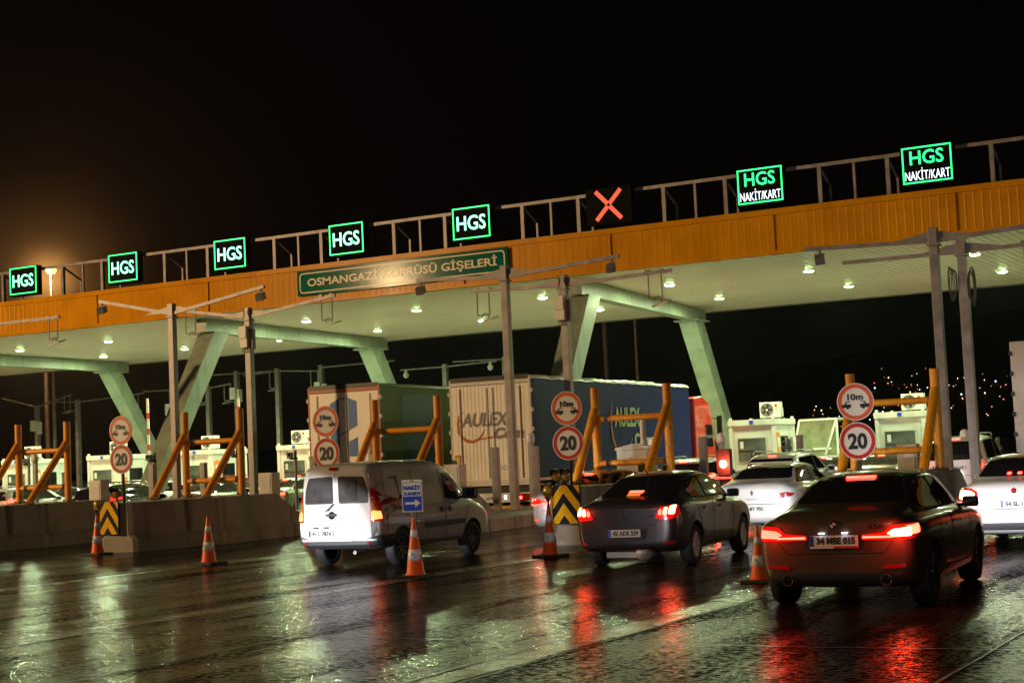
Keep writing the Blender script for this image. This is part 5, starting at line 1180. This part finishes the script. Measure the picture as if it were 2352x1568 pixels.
# ---------------------------------------------------------------- cones
def cone(name, label, loc, rz=0., lampon=False, group='striped traffic cones'):
    r = T(name, label, 'cone', loc, rz, group)
    m = MB(); m.b2(-.25, .25, -.25, .25, 0, .05); m.build('base', M['rubber'], r, .012)
    H = .86; rb, rt = .145, .022
    def R(z): return rb + (rt - rb) * (z - .05) / H
    zs = [.05, .27, .44, .62, .74, .91]
    m = MB(); b_low = None
    for k in range(5):
        if k % 2 == 0: continue
        e = .004; ow = MB(); ow.lathe([(R(zs[k]) - .004, zs[k]), (R(zs[k]) + e, zs[k]), (R(zs[k + 1]) + e, zs[k + 1]), (R(zs[k + 1]) - .004, zs[k + 1])], n=28)
        b = ow.build('reflective_sleeve', M['cone_w'], r); b_low = b if k == 1 else b_low
    m.lathe([(R(.05) + .02, .05), (R(.08), .08), (R(.91), .91), (.016, .925), (0, .925)], n=28)
    m.build('cone_body', M['cone_o'], r); b = b_low
    m = MB()
    for a, z in ((-.02, .37), (.02, .345)):
        for t0 in (0, math.pi):
            pts = [(a + .020 * math.cos(t), -R(z) - .006, z + .018 * math.sin(t)) for t in np.linspace(t0, t0 + 2.6, 7)]; m.tube(pts, .006, 5)
    m.build('green_emblem', M['green_mark'], b)
    return r
p = onz(480, 1296); cone('traffic_cone', 'lone striped cone standing left of the white van', p)
p = onz(223, 1263); c1 = cone('traffic_cone', 'striped cone with yellow lamp before the left chevron board', (-26.2, 27.6, 0))
p = onz(1265, 1279); c2 = cone('traffic_cone', 'striped cone with yellow lamp before the fourth chevron board', p)
for c in (c1, c2):
    m = MB(); m.cyl((0, 0, .91), (0, 0, 1.0), .02, n=10); m.lathe([(.02, 1.0), (.035, 1.02), (.04, 1.05)], n=14); m.build('lamp_stem', M['black'], c)
    m = MB(); m.lathe([(.0, .04), (.08, .03), (.105, 0), (.08, -.03), (.0, -.04)], (0, 0, 1.16), 'y', 20); m.b2(-.05, .05, -.03, .03, 1.03, 1.09); m.build('yellow_lamp', mat('yellow_lamp_lens', (.38, .24, .012), .25, coat=.6), c)
p = onz(1745, 1336); cone('traffic_cone', 'striped cone half hidden behind the dark bronze sedan', p).scale = (.8, .8, .8)
p = onz(955, 1326); c3 = cone('traffic_cone', 'striped cone carrying the blue and white payment sign, beside the van', p, .35)
s_ = T('payment_sign', 'white and blue sign reading NAKIT K.KARTI with arrow, fixed on a cone', 'sign', (p[0], p[1], .92), .12)
m = MB(); m.cyl((0, 0, -.02), (0, 0, .10), .018, n=8); m.b2(-.05, .05, -.015, .015, .05, .08); m.build('bracket', M['galv'], s_)
m = MB(); m.b2(-.175, .175, -.012, .012, .09, .59); pn = m.build('panel', M['signwhite'], s_, .01)
m = MB(); m.b2(-.155, .155, -.0155, -.0125, .115, .335); m.build('blue_field', M['blue'], pn)
o_, i_ = ring(.325, .445, .03, .008); N_ = len(o_); m = MB(); m.add([(a, -.0145, b + .33) for a, b in o_] + [(a, -.0145, b + .33) for a, b in i_], [(k, (k + 1) % N_, N_ + (k + 1) % N_, N_ + k) for k in range(N_)]); m.build('blue_border', M['blue'], pn)
at(text('NAKİT', .085, .285, .003, .006), (0, -.0145, .475)).build('lettering', M['blue'], pn)
at(text('K.KARTI', .055, .275, .003, .004), (0, -.0145, .375)).build('lettering', M['blue'], pn)
m = MB(); m.prism([(-.12, .21), (.05, .21), (.05, .165), (.14, .228), (.05, .29), (.05, .246), (-.12, .246)], -.019, -.0158); m.build('arrow', M['signwhite'], pn)
m = MB(); m.b2(-.035, .035, -.016, -.012, .565, .578); m.build('slot', M['black'], pn)

# ---------------------------------------------------------------- far hill with town lights
hm = MB(); hills = []; nx, ny = 60, 10
for j in range(ny + 1):
    for i in range(nx + 1):
        x = -2600 + 5200 * i / nx; y = 1500 + 1500 * j / ny; t = j / ny
        z = -1 + (math.sin(t * math.pi / 2)) * (230 + 45 * math.sin(x * .0031 + 1) + 25 * math.sin(x * .008) + 12 * math.sin(x * .021)) * (1 / (1 + math.exp(-(x + 1250) / 260)))
        hills.append((x, y, z))
hm.add(hills, [(j * (nx + 1) + i, j * (nx + 1) + i + 1, (j + 1) * (nx + 1) + i + 1, (j + 1) * (nx + 1) + i) for j in range(ny) for i in range(nx)], True)
ho = struct(hm.build('hill', mat('dark_hillside', (.03, .03, .02), .9)))
hb = bmesh.new(); hb.from_mesh(ho.data); hv = BVHTree.FromBMesh(hb); hb.free()
HL = [emat('house_lamp_warm', (1, .55, .22), 6), emat('house_lamp_amber', (1, .36, .12), 4), emat('house_lamp_white', (.75, .9, 1), 7), emat('house_lamp_red', (1, .1, .06), 3)]
rnd = random.Random(11); first = {}
px_list = [(1890, 954), (1868, 957), (1801, 963), (1798, 990), (1795, 1008), (1838, 996), (1903, 963), (2041, 870), (2031, 869)]
for k in range(125):
    a = rnd.random()
    if a < .42: px_list.append((rnd.uniform(1995, 2180), rnd.uniform(880, 975)))
    elif a < .62: px_list.append((rnd.uniform(2000, 2340), rnd.gauss(878, 12)))
    elif a < .8: px_list.append((rnd.uniform(2060, 2320), rnd.uniform(885, 960)))
    else: px_list.append((rnd.uniform(1840, 2010), rnd.uniform(935, 995)))
for k, (px, py) in enumerate(px_list):
    d = ray(px, py); h, n_, _, _ = hv.ray_cast(Vector(CP), Vector(d))
    if h is None: continue
    mi = rnd.choices([0, 1, 2, 3], [6, 4, 3, 1])[0]
    if mi not in first:
        rr = MB(); rr.lathe([(0, -.8), (.8, 0), (0, .8)], n=6); o = rr.build('house_light', HL[mi]); first[mi] = o
    else: o = first[mi].copy(); COL.objects.link(o)
    o.location = h - Vector(d) * 6 + Vector((0, 0, 1.5)); s = rnd.choice([.35, .4, .5, .6, .95]); o.scale = (s, s, s)
    tag(o, 'small distant ' + ['warm', 'amber', 'bluish white', 'red'][mi] + ' point of light on the dark hillside', 'town light', ['warm', 'amber', 'white', 'red'][mi] + ' town lights on the hillside')

# ---------------------------------------------------------------- wet air
hz = MB(); hz.b2(-110, 60, -40, 130, -1, 24)
hm_ = bpy.data.materials.new('wet_haze'); hm_.use_nodes = True; n = hm_.node_tree; n.nodes.clear()
oo = n.nodes.new('ShaderNodeOutputMaterial'); pv_ = n.nodes.new('ShaderNodeVolumePrincipled'); pv_.inputs['Density'].default_value = .00008; pv_.inputs['Anisotropy'].default_value = .8; pv_.inputs['Color'].default_value = (.9, .9, .9, 1)
n.links.new(pv_.outputs[0], oo.inputs['Volume'])
h_ = hz.build('haze', hm_); h_['kind'] = 'stuff'; h_['label'] = 'thin wet night air glowing around the lamps'
